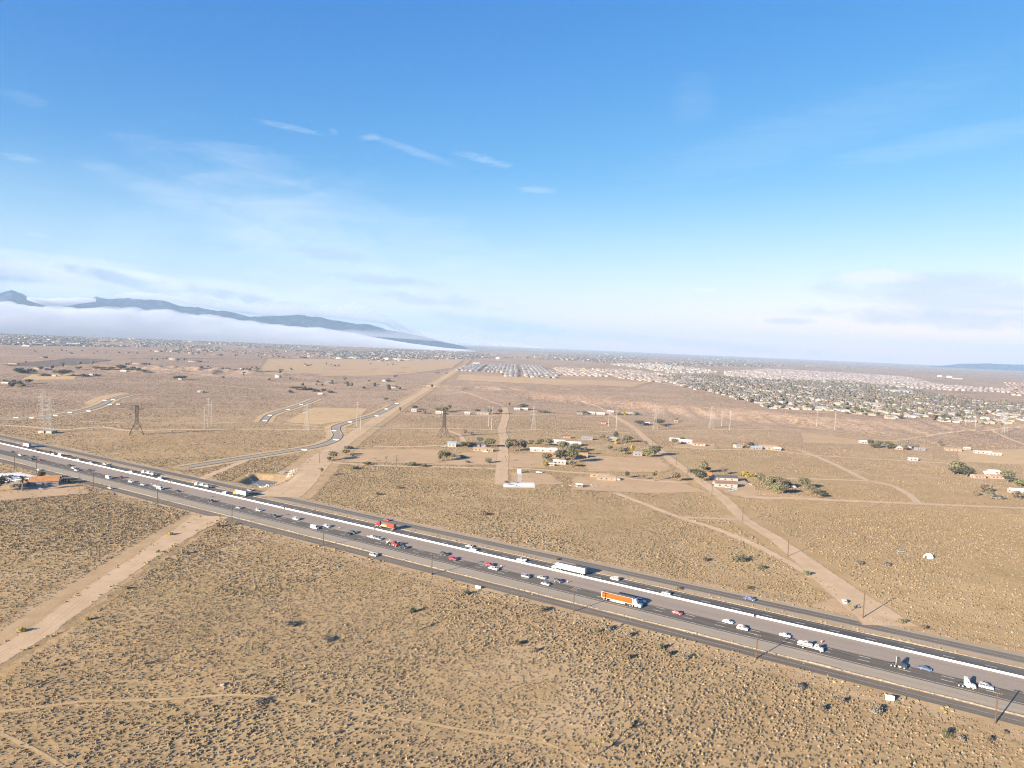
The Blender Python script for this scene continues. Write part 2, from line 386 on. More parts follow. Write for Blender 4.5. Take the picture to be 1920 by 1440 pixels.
# white median barrier with joints between its sections
mb = MB(); t = T0
while t < T1:
    gap = 1.4 if int((t-T0)/6.1) in (130, 166, 205, 152) else .02
    prof = [(-.34, 0), (-.34, .08), (-.16, .33), (-.10, .95), (.10, .95), (.16, .33), (.34, .08), (.34, 0)]
    a, b = t, t+6.1-gap; vs = []
    for s in (a, b):
        for n_, z_ in prof: p = fw(s, -1.75+n_*1.15); vs.append((p[0], p[1], .07+z_*.78))
    k = len(prof); mb.add(vs, [tuple(range(k)), tuple(reversed(range(k, 2*k)))]+[(i, i+1, k+i+1, k+i) for i in range(k-1)]); t += 6.1
tag(mb.build('median_barrier', M_BARR), 'long white concrete barrier dividing the two directions of the freeway', 'barrier')
# ---- dirt roads and tracks, drawn along the ground
def road(name, px, w, mat, zo, soft, clear=1.0, step=6.0, wob=.15): return strip(name, ats(px), w, mat, zo, soft, clear, step, wob)
A0 = ats([(395, 968), (300, 1026), (200, 1093), (140, 1137), (70, 1187), (0, 1228)]); _d = np.array(A0[-1])-np.array(A0[-2]); _d /= np.hypot(*_d); A0 += [tuple(np.array(A0[-1])+_d*k) for k in (45, 90, 135, 180)]
A1 = np.array(A0)
strip('dirt_verge', A1+np.array([-6.5, 0]), 21, M_VERGE, .04, 9.0, -3.5, wob=.5)
_n = len(smooth_line(A1, 6)); strip('dirt_road', A1, np.interp(np.arange(_n), [0, 6, 14, _n], [24, 15, 9.5, 9.5]), M_ROAD, .10, 2.4, 1, wob=.2)
B0 = ats([(520, 932), (545, 915), (583, 880), (610, 855), (655, 822), (700, 792), (745, 762), (795, 733), (830, 710), (862, 690)])
strip('dirt_verge', B0, np.interp(np.linspace(0, 1, len(smooth_line(B0, 10))), [0, .12, .5, 1], [44, 34, 30, 40]), M_VERGE, .05, 8, 2, step=10)
strip('dirt_road', B0, np.interp(np.linspace(0, 1, len(smooth_line(B0, 10))), [0, .1, .5, 1], [30, 17, 14, 16]), M_ROAD, .12, 3, 1, step=10)
C0 = ats([(1672, 1174), (1625, 1140), (1560, 1092), (1500, 1045), (1450, 1008), (1398, 976), (1362, 940), (1335, 918), (1290, 885), (1255, 860), (1215, 826), (1185, 800), (1152, 780)])
strip('dirt_road', C0, np.interp(np.linspace(0, 1, len(smooth_line(C0, 6))), [0, .05, .12, 1], [26, 15, 8.5, 9]), M_ROAD, .12, 2.6, 1.5, wob=.2)
road('dirt_road', [(940, 908), (941, 880), (944, 845), (946, 825), (941, 808), (944, 795), (948, 780), (947, 764)], 10, M_ROAD, .12, 2.5, 1)
TR = [
 (1.0, [(-60, 1342), (0, 1335), (80, 1326), (150, 1316), (280, 1313), (420, 1304), (480, 1305), (530, 1313), (620, 1327), (720, 1345), (800, 1356), (880, 1371), (960, 1381), (1030, 1396), (1075, 1420), (1110, 1450)]),
 (.9, [(0, 1375), (30, 1390), (75, 1412), (120, 1440)]),
 (5, [(604, 866), (660, 870), (740, 874), (830, 876), (938, 879)]),
 (5, [(946, 878), (1000, 880), (1060, 885), (1130, 890), (1200, 900), (1290, 905)]),
 (6, [(0, 797), (60, 801), (120, 806), (190, 801), (245, 808), (330, 806), (480, 805), (600, 806), (700, 803), (800, 804), (938, 806)]),
 (5, [(946, 807), (1020, 806), (1100, 808), (1180, 812)]),
 (5, [(1395, 932), (1470, 934), (1560, 938), (1680, 943), (1800, 948), (1990, 956)]),
 (4, [(1196, 806), (1290, 808), (1360, 806), (1420, 806), (1500, 806)]),
 (5, [(1260, 838), (1340, 843), (1430, 843), (1520, 853), (1620, 860), (1720, 866), (1800, 870)]),
 (5, [(1495, 843), (1540, 860), (1590, 883), (1625, 900), (1670, 910), (1700, 925), (1722, 943)]),
 (4, [(1470, 897), (1540, 899), (1625, 902)]),
 (4, [(1152, 924), (1200, 942), (1240, 958), (1275, 971), (1330, 988), (1400, 1015), (1470, 1050), (1530, 1085)]),
 (3, [(1275, 970), (1330, 972), (1385, 974)]),
 (4, [(150, 790), (230, 793), (380, 794), (500, 792), (600, 800)]),
 (4, [(220, 767), (330, 767), (470, 768)]),
 (5, [(250, 740), (330, 740), (420, 742), (490, 746)]),
 (5, [(-40, 727), (60, 730), (150, 733), (240, 736)]),
 (5, [(140, 706), (240, 710), (330, 716), (480, 729)]),
 (5, [(600, 750), (680, 751), (730, 755)]),
 (5, [(760, 778), (830, 779), (940, 780), (1040, 778), (1100, 781), (1240, 784)]),
 (4, [(865, 734), (900, 745), (945, 762)]),
 (4, [(1150, 780), (1120, 762), (1090, 752)]),
 (4, [(830, 805), (860, 815), (870, 828)]),
 (4, [(870, 834), (820, 836), (760, 838), (700, 838)]),
 (4, [(1600, 822), (1680, 826), (1740, 818), (1830, 806), (1920, 800)]),
 (4, [(1420, 790), (1500, 800), (1580, 810), (1650, 820), (1720, 825), (1790, 838), (1850, 850)]),
 (4, [(1860, 806), (1890, 822), (1925, 835)]),
 (5, [(480, 855), (420, 880), (360, 905)]),
]
for i, (w, px) in enumerate(TR): road('foot_path' if w < 2 else 'dirt_track', px, w, M_PATH if w < 2 else M_TRACK, .07, .7 if w < 2 else 2.4, .35, 5.0, .3)
# beyond the bluff: the wide graded road into the housing and a far straight one
road('dirt_road', [(1230, 716), (1300, 729), (1370, 741), (1440, 752)], 14, M_ROAD, .3, 4, 0, 15)
for px in ([(480, 672), (700, 673), (860, 671)], [(240, 672), (480, 672)], [(860, 691), (875, 680), (890, 668)]):
    strip('distant_dirt_road', ats(px), 16, M_VERGE, 1.0, 8, step=60)
# ---- the unfinished paved streets with kerbs
G1 = [(345, 877), (400, 868), (470, 857), (540, 846), (590, 838), (622, 828), (633, 817), (629, 807), (632, 799), (660, 790), (700, 779), (724, 768), (744, 757)]
G2 = [(493, 792), (497, 786), (508, 777), (540, 767), (570, 757), (592, 748)]
G3 = [(-60, 789), (0, 786), (60, 784), (110, 778), (160, 769), (190, 759), (206, 750), (225, 744), (252, 738)]
M_KERB = M('kerb_concrete', (.26,.23,.18), .9, .15, .5)
for g, w in ((G1, 11.0), (G2, 9.5), (G3, 10.0)):
    P = ats(g); strip('dirt_verge', P, w+12, M_SAND, .05, 6, 1, step=8)
    strip('paved_street', P, w, M_ANEW, .15, .0, step=8)
    C = smooth_line(P, 8); T = np.gradient(C, axis=0); T /= np.hypot(*T.T)[:,None]; N = np.stack([-T[:,1], T[:,0]], 1)
    for sd in (-1, 1):
        q = []; 
        for d, zz in ((w/2, .1), (w/2, .42), (w/2+.7, .42), (w/2+.7, .0)):
            xy = C+N*(sd*d); q.append(np.c_[xy, hgt(xy[:,0], xy[:,1])+zz+np.hypot(*xy.T)*.00012])
        V = np.stack(q, 1).reshape(-1, 3); i = np.arange(len(C)-1)[:,None]*4+np.arange(3)
        o = np_obj('kerb', V, np.stack([i, i+1, i+5, i+4], -1).reshape(-1, 4), M_KERB, smooth=False); o['kind'] = 'structure'
# ---- cleared ground: ranch yards, the graded strip at the junction, quarry faces
for nm, px, mt in (
    ('cleared_field', [(950, 850), (1022, 850), (1024, 878), (950, 877)], M_LOT),
    ('cleared_field', [(1088, 852), (1150, 856), (1240, 859), (1262, 880), (1240, 886), (1100, 884)], M_LOT),
    ('dirt_yard', [(868, 848), (935, 848), (936, 872), (800, 872), (830, 866)], M_LOT),
    ('dirt_yard', [(650, 842), (830, 842), (826, 870), (620, 866)], M_LOT),
    ('dirt_yard', [(955, 886), (1030, 888), (1060, 908), (960, 912)], M_LOT),
    ('dirt_yard', [(1070, 893), (1260, 899), (1330, 922), (1220, 926), (1070, 918)], M_LOT),
    ('dirt_yard', [(1330, 893), (1400, 898), (1420, 930), (1570, 936), (1440, 938), (1372, 930), (1340, 915)], M_LOT),
    ('dirt_yard', [(1262, 830), (1340, 832), (1345, 842), (1262, 840)], M_LOT),
    ('dirt_yard', [(1500, 810), (1620, 826), (1615, 834), (1505, 830)], M_LOT),
    ('dirt_yard', [(1790, 846), (1925, 842), (1925, 872), (1800, 866)], M_SAND),
    ('dirt_yard', [(60, 702), (145, 702), (140, 712), (40, 712)], M_SAND),
    ('graded_sand', [(535, 792), (560, 776), (588, 764), (690, 766), (668, 786), (600, 796)], M_SAND),
    ('graded_sand', [(155, 756), (178, 745), (225, 736), (245, 738), (205, 748), (180, 763)], M_SAND),
    ('dirt_yard', [(1560, 1120), (1600, 1118), (1650, 1158), (1600, 1160), (1520, 1135)], M_LOT),
    ('dirt_yard', [(-60, 905), (60, 905), (150, 905), (170, 925), (40, 936), (-60, 945)], M_LOT),
    ('gravel_lot', [(-30, 889), (40, 886), (70, 893), (60, 906), (-30, 910)], M_SLAB),
    ('dirt_yard', [(455, 918), (545, 905), (560, 880), (600, 872), (600, 885), (540, 930), (480, 930)], M_LOT),
    ('cleared_field', [(500, 672), (870, 673), (850, 690), (760, 702), (620, 706), (480, 700)], M_LOT),
    ('cleared_field', [(860, 702), (1060, 712), (1220, 716), (1190, 726), (1040, 722), (850, 712)], M_LOT),
    ): patch(nm, ats(px), mt, .045, 12.0 if 'field' not in nm else (16.0 if px[0][1] > 800 else 60.0))
M_PAD = lot_material('worn_concrete', (.42,.36,.29), (.52,.46,.385))
patch('concrete_slab', ats([(944, 906), (1002, 905), (1004, 915), (943, 914)]), M_SLAB, .1, 2.0)
patch('concrete_slab', ats([(971, 886), (979, 886), (978, 905), (970, 905)]), M_PAD, .08, 1.0)
# ---- pond water in its basin
o = np_obj('pond_water', np.array([(_pond[0]+a, _pond[1]+b, POND_Z) for a, b in ((-30,-30),(30,-30),(30,30),(-30,30))], float), np.array([[0,1,2,3]]), None)
m, nt = newmat('pond_surface'); c = nt.coords('Object')
finish(nt, (.09,.078,.062), .22, .4, bump=nt.noise(c, 1.5, 3), bstr=.15, bdist=.05); o.data.materials.clear(); o.data.materials.append(m); o['kind'] = 'structure'
# ---- the ground sheet, finer where it is looked at, out to the horizon
th = np.concatenate([np.linspace(-180, -46, 60, endpoint=False), np.linspace(-46, 46, 720, endpoint=False), np.linspace(46, 180, 60, endpoint=False)])
rr = np.concatenate([[3, 20, 60, 90], np.geomspace(110, 3000, 560), np.geomspace(3060, 34000, 150)])
a = np.radians(th)
X = rr[:,None]*np.sin(a)[None]; Y = rr[:,None]*np.cos(a)[None]; Z = hgt(X.ravel(), Y.ravel()).reshape(X.shape)
R2 = np.broadcast_to(rr[:,None], X.shape)
def veg_density(x, y):
    """scrub cover: patchy, thinner near roads and on sandy ground"""
    d = .66+.36*sstep(.32, .65, fbm(x/95, y/95, 51, 3))
    d = d*(.72+.4*sstep(.3, .65, fbm(x/330, y/330, 57, 2)))
    d = d*(1-.45*sstep(60, 330, x)*sstep(700, 300, y))
    d = d*(1+.75*sstep(-100, -1200, x)*sstep(500, 1400, y))
    return np.clip(d, 0, 1.5)
VEG = np.clip(veg_density(X, Y)*.85, 0, 1)
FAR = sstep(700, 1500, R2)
V = np.c_[X.ravel(), Y.ravel(), Z.ravel()]; nr, na = X.shape
i = (np.arange(nr-1)[:,None]*na+np.arange(na)[None]); j = (np.arange(nr-1)[:,None]*na+(np.arange(na)[None]+1) % na)
F = np.stack([i, i+na, j+na, j], -1).reshape(-1, 4)[:, ::-1]
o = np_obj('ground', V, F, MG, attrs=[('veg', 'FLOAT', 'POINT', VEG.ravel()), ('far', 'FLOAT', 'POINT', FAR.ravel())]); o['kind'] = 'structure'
GROUND = o
# ================================================================== VEHICLES (x forward, origin on the road)
M_GLASS = M('dark_glass', (.03,.035,.04), .12, .1, 1, 0, .6); M_TYRE = M('tyre_rubber', (.03,.03,.03), .9, .2, 2)
M_RIM = M('wheel_metal', (.45,.45,.46), .4, .1, 2, .7); M_FRAME = M('truck_chassis', (.06,.06,.062), .7, .3, 1.5)
M_ALU = M('bare_metal', (.50,.50,.50), .45, .15, .8, .5)
PAINTS = dict(white=(.58,.58,.57), silver=(.40,.41,.42), grey=(.22,.23,.24), black=(.018,.019,.021), red=(.26,.014,.018), maroon=(.09,.010,.013),
              navy=(.035,.06,.15), beige=(.52,.45,.35), green=(.04,.06,.05), yellow=(.50,.34,.008), orange=(.29,.058,.001), rust=(.22,.045,.022))
def P_(c): return paint('paint_'+c, PAINTS[c])
def wheel(parent, x, y, r=.34, w=.24):
    mb = MB(); mb.tube((0, -w/2, 0), (0, w/2, 0), r, r, 14); t = mb.build('wheel', M_TYRE, parent); t.location = (x, y, r)
    mb = MB(); s = 1 if y > 0 else -1; mb.tube((0, s*w*.3, 0), (0, s*(w/2+.015), 0), r*.6, r*.56, 12); mb.build('rim', M_RIM, t)
def lamps(parent, xf, xr, y, zf, zr):
    for s in (-1, 1):
        MB().box((xf, s*y, zf), (.10, .34, .15)).build('headlight', M('headlight_glass', (.75,.75,.72), .2, .05), parent)
        MB().box((xr, s*y, zr), (.08, .26, .2)).build('tail_light', M('tail_light_red', (.4,.01,.01), .3, .1), parent)
def car(kind, col):
    e = empty({'sedan': 'sedan_car', 'suv': 'sport_utility_car', 'pickup': 'pickup_truck', 'van': 'delivery_van'}[kind]); p = P_(col); b = MB(); g = MB()
    if kind == 'sedan':
        b.prism([(-2.25,.28),(-2.36,.62),(-2.28,.93),(-1.45,.98),(1.05,.95),(1.95,.84),(2.3,.68),(2.36,.42),(2.28,.24)], lambda z: .90-.10*max(0, z-.62)/.36)
        b.prism([(-1.0,1.385),(-.9,1.45),(.3,1.45),(.42,1.385)], .60)
        for s in (-1, 1):
            for a, c in (((-1.6,.78),(-.95,.62)), ((1.1,.78),(.38,.62)), ((-.1,.815),(-.12,.625))): b.tube((a[0], s*a[1], .96), (c[0], s*c[1], 1.41), .045, .045, 4)
        g.prism([(-1.78,.97),(-1.0,1.40),(.38,1.40),(1.22,.95)], lambda z: .80-.19*(z-.95)/.45); L, R, y, r = 1.42, -1.38, .80, .33; zf = .66; xf, xr = 2.27, -2.28; zr = .75
    elif kind == 'suv':
        b.prism([(-2.3,.32),(-2.38,.8),(-2.3,1.12),(1.15,1.10),(2.05,1.0),(2.36,.84),(2.4,.5),(2.32,.3)], lambda z: .96-.08*max(0, z-.8)/.3)
        b.prism([(-2.1,1.70),(-2.0,1.79),(.2,1.79),(.36,1.70)], .72)
        for s in (-1, 1):
            for a, c in ((-2.25,-2.02), (1.2,.32), (-.2,-.2), (-1.3,-1.3)): b.tube((a, s*.87, 1.10), (c, s*.73, 1.73), .06, .06, 4)
            b.tube((-1.9, s*.62, 1.83), (.1, s*.62, 1.83), .03, .03, 4)
        g.prism([(-2.26,1.11),(-2.02,1.72),(.3,1.72),(1.25,1.09)], lambda z: .87-.14*(z-1.1)/.6); L, R, y, r = 1.45, -1.4, .84, .38; zf = .82; xf, xr = 2.32, -2.32; zr = .95
    elif kind == 'pickup':
        b.prism([(-.55,.4),(-.55,1.14),(1.3,1.12),(2.45,1.03),(2.78,.85),(2.82,.5),(2.7,.36)], lambda z: .97-.06*max(0, z-.85)/.3)
        for s in (-1, 1): b.box((-1.75, s*.90, .80), (2.38, .13, .66))
        b.box((-2.88, 0, .80), (.12, 1.86, .62)); b.box((-1.75, 0, .53), (2.3, 1.7, .1))
        b.prism([(-.42,1.70),(-.32,1.79),(.78,1.79),(.92,1.70)], .70)
        for s in (-1, 1):
            for a, c in ((-.5,-.4), (1.35,.86), (.4,.3)): b.tube((a, s*.87, 1.12), (c, s*.72, 1.73), .06, .06, 4)
        g.prism([(-.5,1.12),(-.4,1.72),(.82,1.72),(1.42,1.10)], lambda z: .87-.14*(z-1.1)/.6); L, R, y, r = 1.75, -1.75, .86, .40; zf = .86; xf, xr = 2.75, -2.93; zr = .9
    else:
        b.prism([(-2.85,.38),(-2.92,.9),(-2.85,2.2),(-2.6,2.38),(1.3,2.38),(1.62,2.25),(2.25,1.25),(2.85,1.0),(2.95,.5),(2.85,.34)], lambda z: 1.0-.08*max(0, z-1.1)/1.3)
        g.prism([(1.68,2.12),(2.26,1.30),(2.31,1.30),(1.74,2.16)], .82)
        for s in (-1, 1): MB().box((1.15, s*.955, 1.68), (1.1, .06, .55)).build('side_window', M_GLASS, e); MB().box((-2.885, s*.45, 1.75), (.06, .6, .5)).build('rear_window', M_GLASS, e)
        L, R, y, r = 1.85, -1.75, .88, .36; zf = .85; xf, xr = 2.88, -2.88; zr = 1.1
    b.build('body', p, e, bevel=.06); g.build('window_glass', M_GLASS, e)
    for x in (L, R):
        for s in (-1, 1): wheel(e, x, s*y, r)
    lamps(e, xf, xr, .66, zf, zr); return e
def tractor(e, x, col, sleeper=True, tall=True):
    """highway tractor whose rear frame ends at x; the bonnet points to +x"""
    p = P_(col); ht = 3.75 if tall else 2.9; MB().box((x+2.9, 0, .85), (6.3, .95, .28)).build('chassis', M_FRAME, e)
    c = MB(); c.prism([(x+2.55,1.0),(x+2.55,ht),(x+(3.5 if sleeper else 2.9),ht),(x+4.15,2.75),(x+4.55,1.95),(x+4.55,1.0)], lambda z: 1.16-.1*max(0, z-2)/2); c.build('cab', p, e, bevel=.08)
    h = MB(); h.prism([(x+4.56,.62),(x+4.56,1.90),(x+5.7,1.62),(x+6.2,1.35),(x+6.3,.55)], lambda z: .98-.12*max(0, z-1.2)/.7); h.build('bonnet', p, e, bevel=.08)
    w = MB(); w.prism([(x+4.14,2.70),(x+4.52,2.0),(x+4.60,2.0),(x+4.22,2.75)], .98)
    for s in (-1, 1): w.box((x+3.75, s*1.13, 2.28), (.75, .07, .55))
    w.build('windscreen', M_GLASS, e)
    for s in (-1, 1):
        MB().tube((x+3.2, s*1.12, .72), (x+4.3, s*1.12, .72), .3, .3, 10).build('fuel_tank', M_ALU, e)
        MB().tube((x+2.35, s*.95, 1.0), (x+2.35, s*.95, ht+.05), .08, .08, 6).build('exhaust_stack', M_ALU, e)
        wheel(e, x+5.35, s*1.05, .5, .3)
        for xx in (x+.75, x+2.0): wheel(e, xx, s*.93, .5, .55)
    MB().box((x+1.35, 0, 1.1), (1.0, .9, .16)).build('coupling_plate', M_FRAME, e)
def trailer(e, x0, L, col, panel=None, skirt=False):
    """box trailer from x0 back over L metres"""
    b = MB(); b.box((x0-L/2, 0, 2.62), (L, 2.55, 2.85)); t = b.build('trailer_box', P_(col), e, bevel=.03)
    MB().box((x0-L/2, 0, 4.06), (L-.06, 2.5, .03)).build('roof', M('trailer_roof', (.12,.115,.115), .6, .15), e)
    d = MB(); d.box((x0-L-.02, 0, 2.6), (.05, 2.45, 2.7)); d.build('rear_door', M('trailer_door', (.30,.28,.28), .5, .2), e)
    MB().box((x0-L/2, 0, 1.08), (L-.4, 1.0, .2)).build('chassis', M_FRAME, e)
    if panel:
        for s in (-1, 1): MB().box((x0-L/2, s*1.287, 2.69), (L-.4, .03, 2.62)).build('side_panel', P_(panel), e)
    if skirt:
        for s in (-1, 1): MB().box((x0-L*.48, s*1.22, .80), (L*.48, .05, .75)).build('side_skirt', P_('white'), e)
    for s in (-1, 1):
        MB().box((x0-2.7, s*.8, .6), (.16, .16, 1.1)).build('landing_leg', M_FRAME, e)
        for xx in (x0-L+1.3, x0-L+2.55): wheel(e, xx, s*.95, .5, .55)
def semi(name, cab, trl, L, panel=None, skirt=False, tall=True, x=None):
    e = empty(name); x = L/2-1.2 if x is None else x
    trailer(e, x+1.9, L, trl, panel, skirt); tractor(e, x-.2, cab, True, tall); return e
def container_truck():
    e = empty('container_truck'); tractor(e, 2.2, 'red')
    MB().box((-1.9, 0, 1.15), (12.2, 1.0, .3)).build('trailer_frame', M('tan_steel', (.45,.33,.2), .7, .2), e)
    MB().box((.6, 0, 1.75), (4.6, 2.3, .9)).build('tan_load', M('tan_load', (.55,.38,.2), .85, .25), e)
    c = MB(); c.box((-4.9, 0, 2.62), (6.1, 2.44, 2.6))
    for i in range(20): 
        for s in (-1, 1): c.box((-7.75+i*.3, s*1.225, 2.62), (.14, .06, 2.3))
    c.build('container', P_('rust'), e)
    for s in (-1, 1):
        for xx in (-7.2, -5.95): wheel(e, xx, s*.95, .5, .55)
    return e
def flatbed_tow(col='white'):
    e = empty('tow_truck'); p = P_(col)
    MB().box((-.6, 0, .8), (9.2, .9, .28)).build('chassis', M_FRAME, e)
    MB().box((-1.7, 0, 1.16), (6.6, 2.4, .16)).build('flat_deck', M_ALU, e)
    MB().box((1.72, 0, 1.7), (.12, 2.3, 1.0)).build('headboard', p, e)
    c = MB(); c.prism([(1.95,.9),(1.95,2.6),(2.25,2.7),(3.3,2.68),(3.85,1.9),(3.85,.9)], lambda z: 1.12-.1*max(0, z-1.8)); c.build('cab', p, e, bevel=.07)
    h = MB(); h.prism([(3.86,.6),(3.86,1.8),(5.0,1.5),(5.25,1.2),(5.3,.55)], .98); h.build('bonnet', p, e, bevel=.07)
    w = MB(); w.prism([(3.32,2.6),(3.83,1.95),(3.9,1.95),(3.4,2.62)], .95)
    for s in (-1, 1): w.box((2.85, s*1.09, 2.15), (.8, .06, .5))
    w.build('windscreen', M_GLASS, e)
    MB().box((2.5, 0, 2.78), (.25, 1.5, .14)).build('beacon_bar', M('amber_lens', (.7,.35,.03), .3, .1), e)
    for s in (-1, 1):
        wheel(e, 4.3, s*1.0, .48, .3); wheel(e, -2.6, s*.92, .48, .5)
    return e
def car_hauler():
    e = empty('car_transporter'); tractor(e, 4.2, 'white', False, False)
    MB().box((-1.6, 0, 1.02), (13.2, 2.4, .18)).build('trailer_deck', M_FRAME, e)
    r = MB()
    for s in (-1, 1):
        r.box((-1.6, s*1.2, 1.3), (13.2, .08, .3))
        for x in (-8.1, -3.5, 1.0, 4.8): r.tube((x, s*1.2, 1.1), (x, s*1.2, 2.3), .06, .06, 5)
    r.build('side_rail', M_ALU, e)
    for s in (-1, 1):
        for xx in (-6.3, -5.0): wheel(e, xx, s*.95, .45, .5)
    return e
def bobtail(col):
    e = empty('bobtail_truck'); tractor(e, -3.0, col, True, True); return e
def equipment_truck():
    e = empty('equipment_truck'); tractor(e, -1.2, 'red', False, False)
    MB().box((-2.4, 0, 1.1), (3.6, 2.3, .15)).build('flat_deck', M_FRAME, e)
    g = MB(); rr_ = random.Random(4)
    for i in range(9):
        g.tube((-4+rr_.random()*3, -1+2*rr_.random(), 1.15), (-4+rr_.random()*3, -1+2*rr_.random(), 2.2+rr_.random()), .09, .07, 6)
    g.box((-3.1, 0, 1.5), (1.4, 1.2, .7)); g.build('rigging', M('weathered_gear', (.4,.36,.3), .8, .3), e)
    for s in (-1, 1): wheel(e, -3.2, s*.93, .5, .5)
    return e
PROTO = {}
def vehicle(key):
    """a fresh vehicle, the first time built, later copied"""
    if key in PROTO:
        return dup(PROTO[key])
    k = key.split(':')
    e = dict(sedan=lambda: car('sedan', k[1]), suv=lambda: car('suv', k[1]), pickup=lambda: car('pickup', k[1]), van=lambda: car('van', k[1]), bobtail=lambda: bobtail(k[1]),
             hauler=car_hauler, tow=flatbed_tow, container=container_truck, equip=equipment_truck,
             orange=lambda: semi('semi_trailer_truck', 'silver', 'white', 16.2, 'orange', True), white=lambda: semi('semi_trailer_truck', 'white', 'white', 16.2),
             yellow=lambda: semi('semi_trailer_truck', 'yellow', 'white', 11.0), redwhite=lambda: semi('semi_trailer_truck', 'red', 'white', 10.5))[k[0]]()
    PROTO[key] = e; register(e); return e
LANES = {'n': (-18.0, -21.9, -25.6), 'f': (1.3, 4.9), 'fn': (-44.8,), 'ff': (19.8,)}
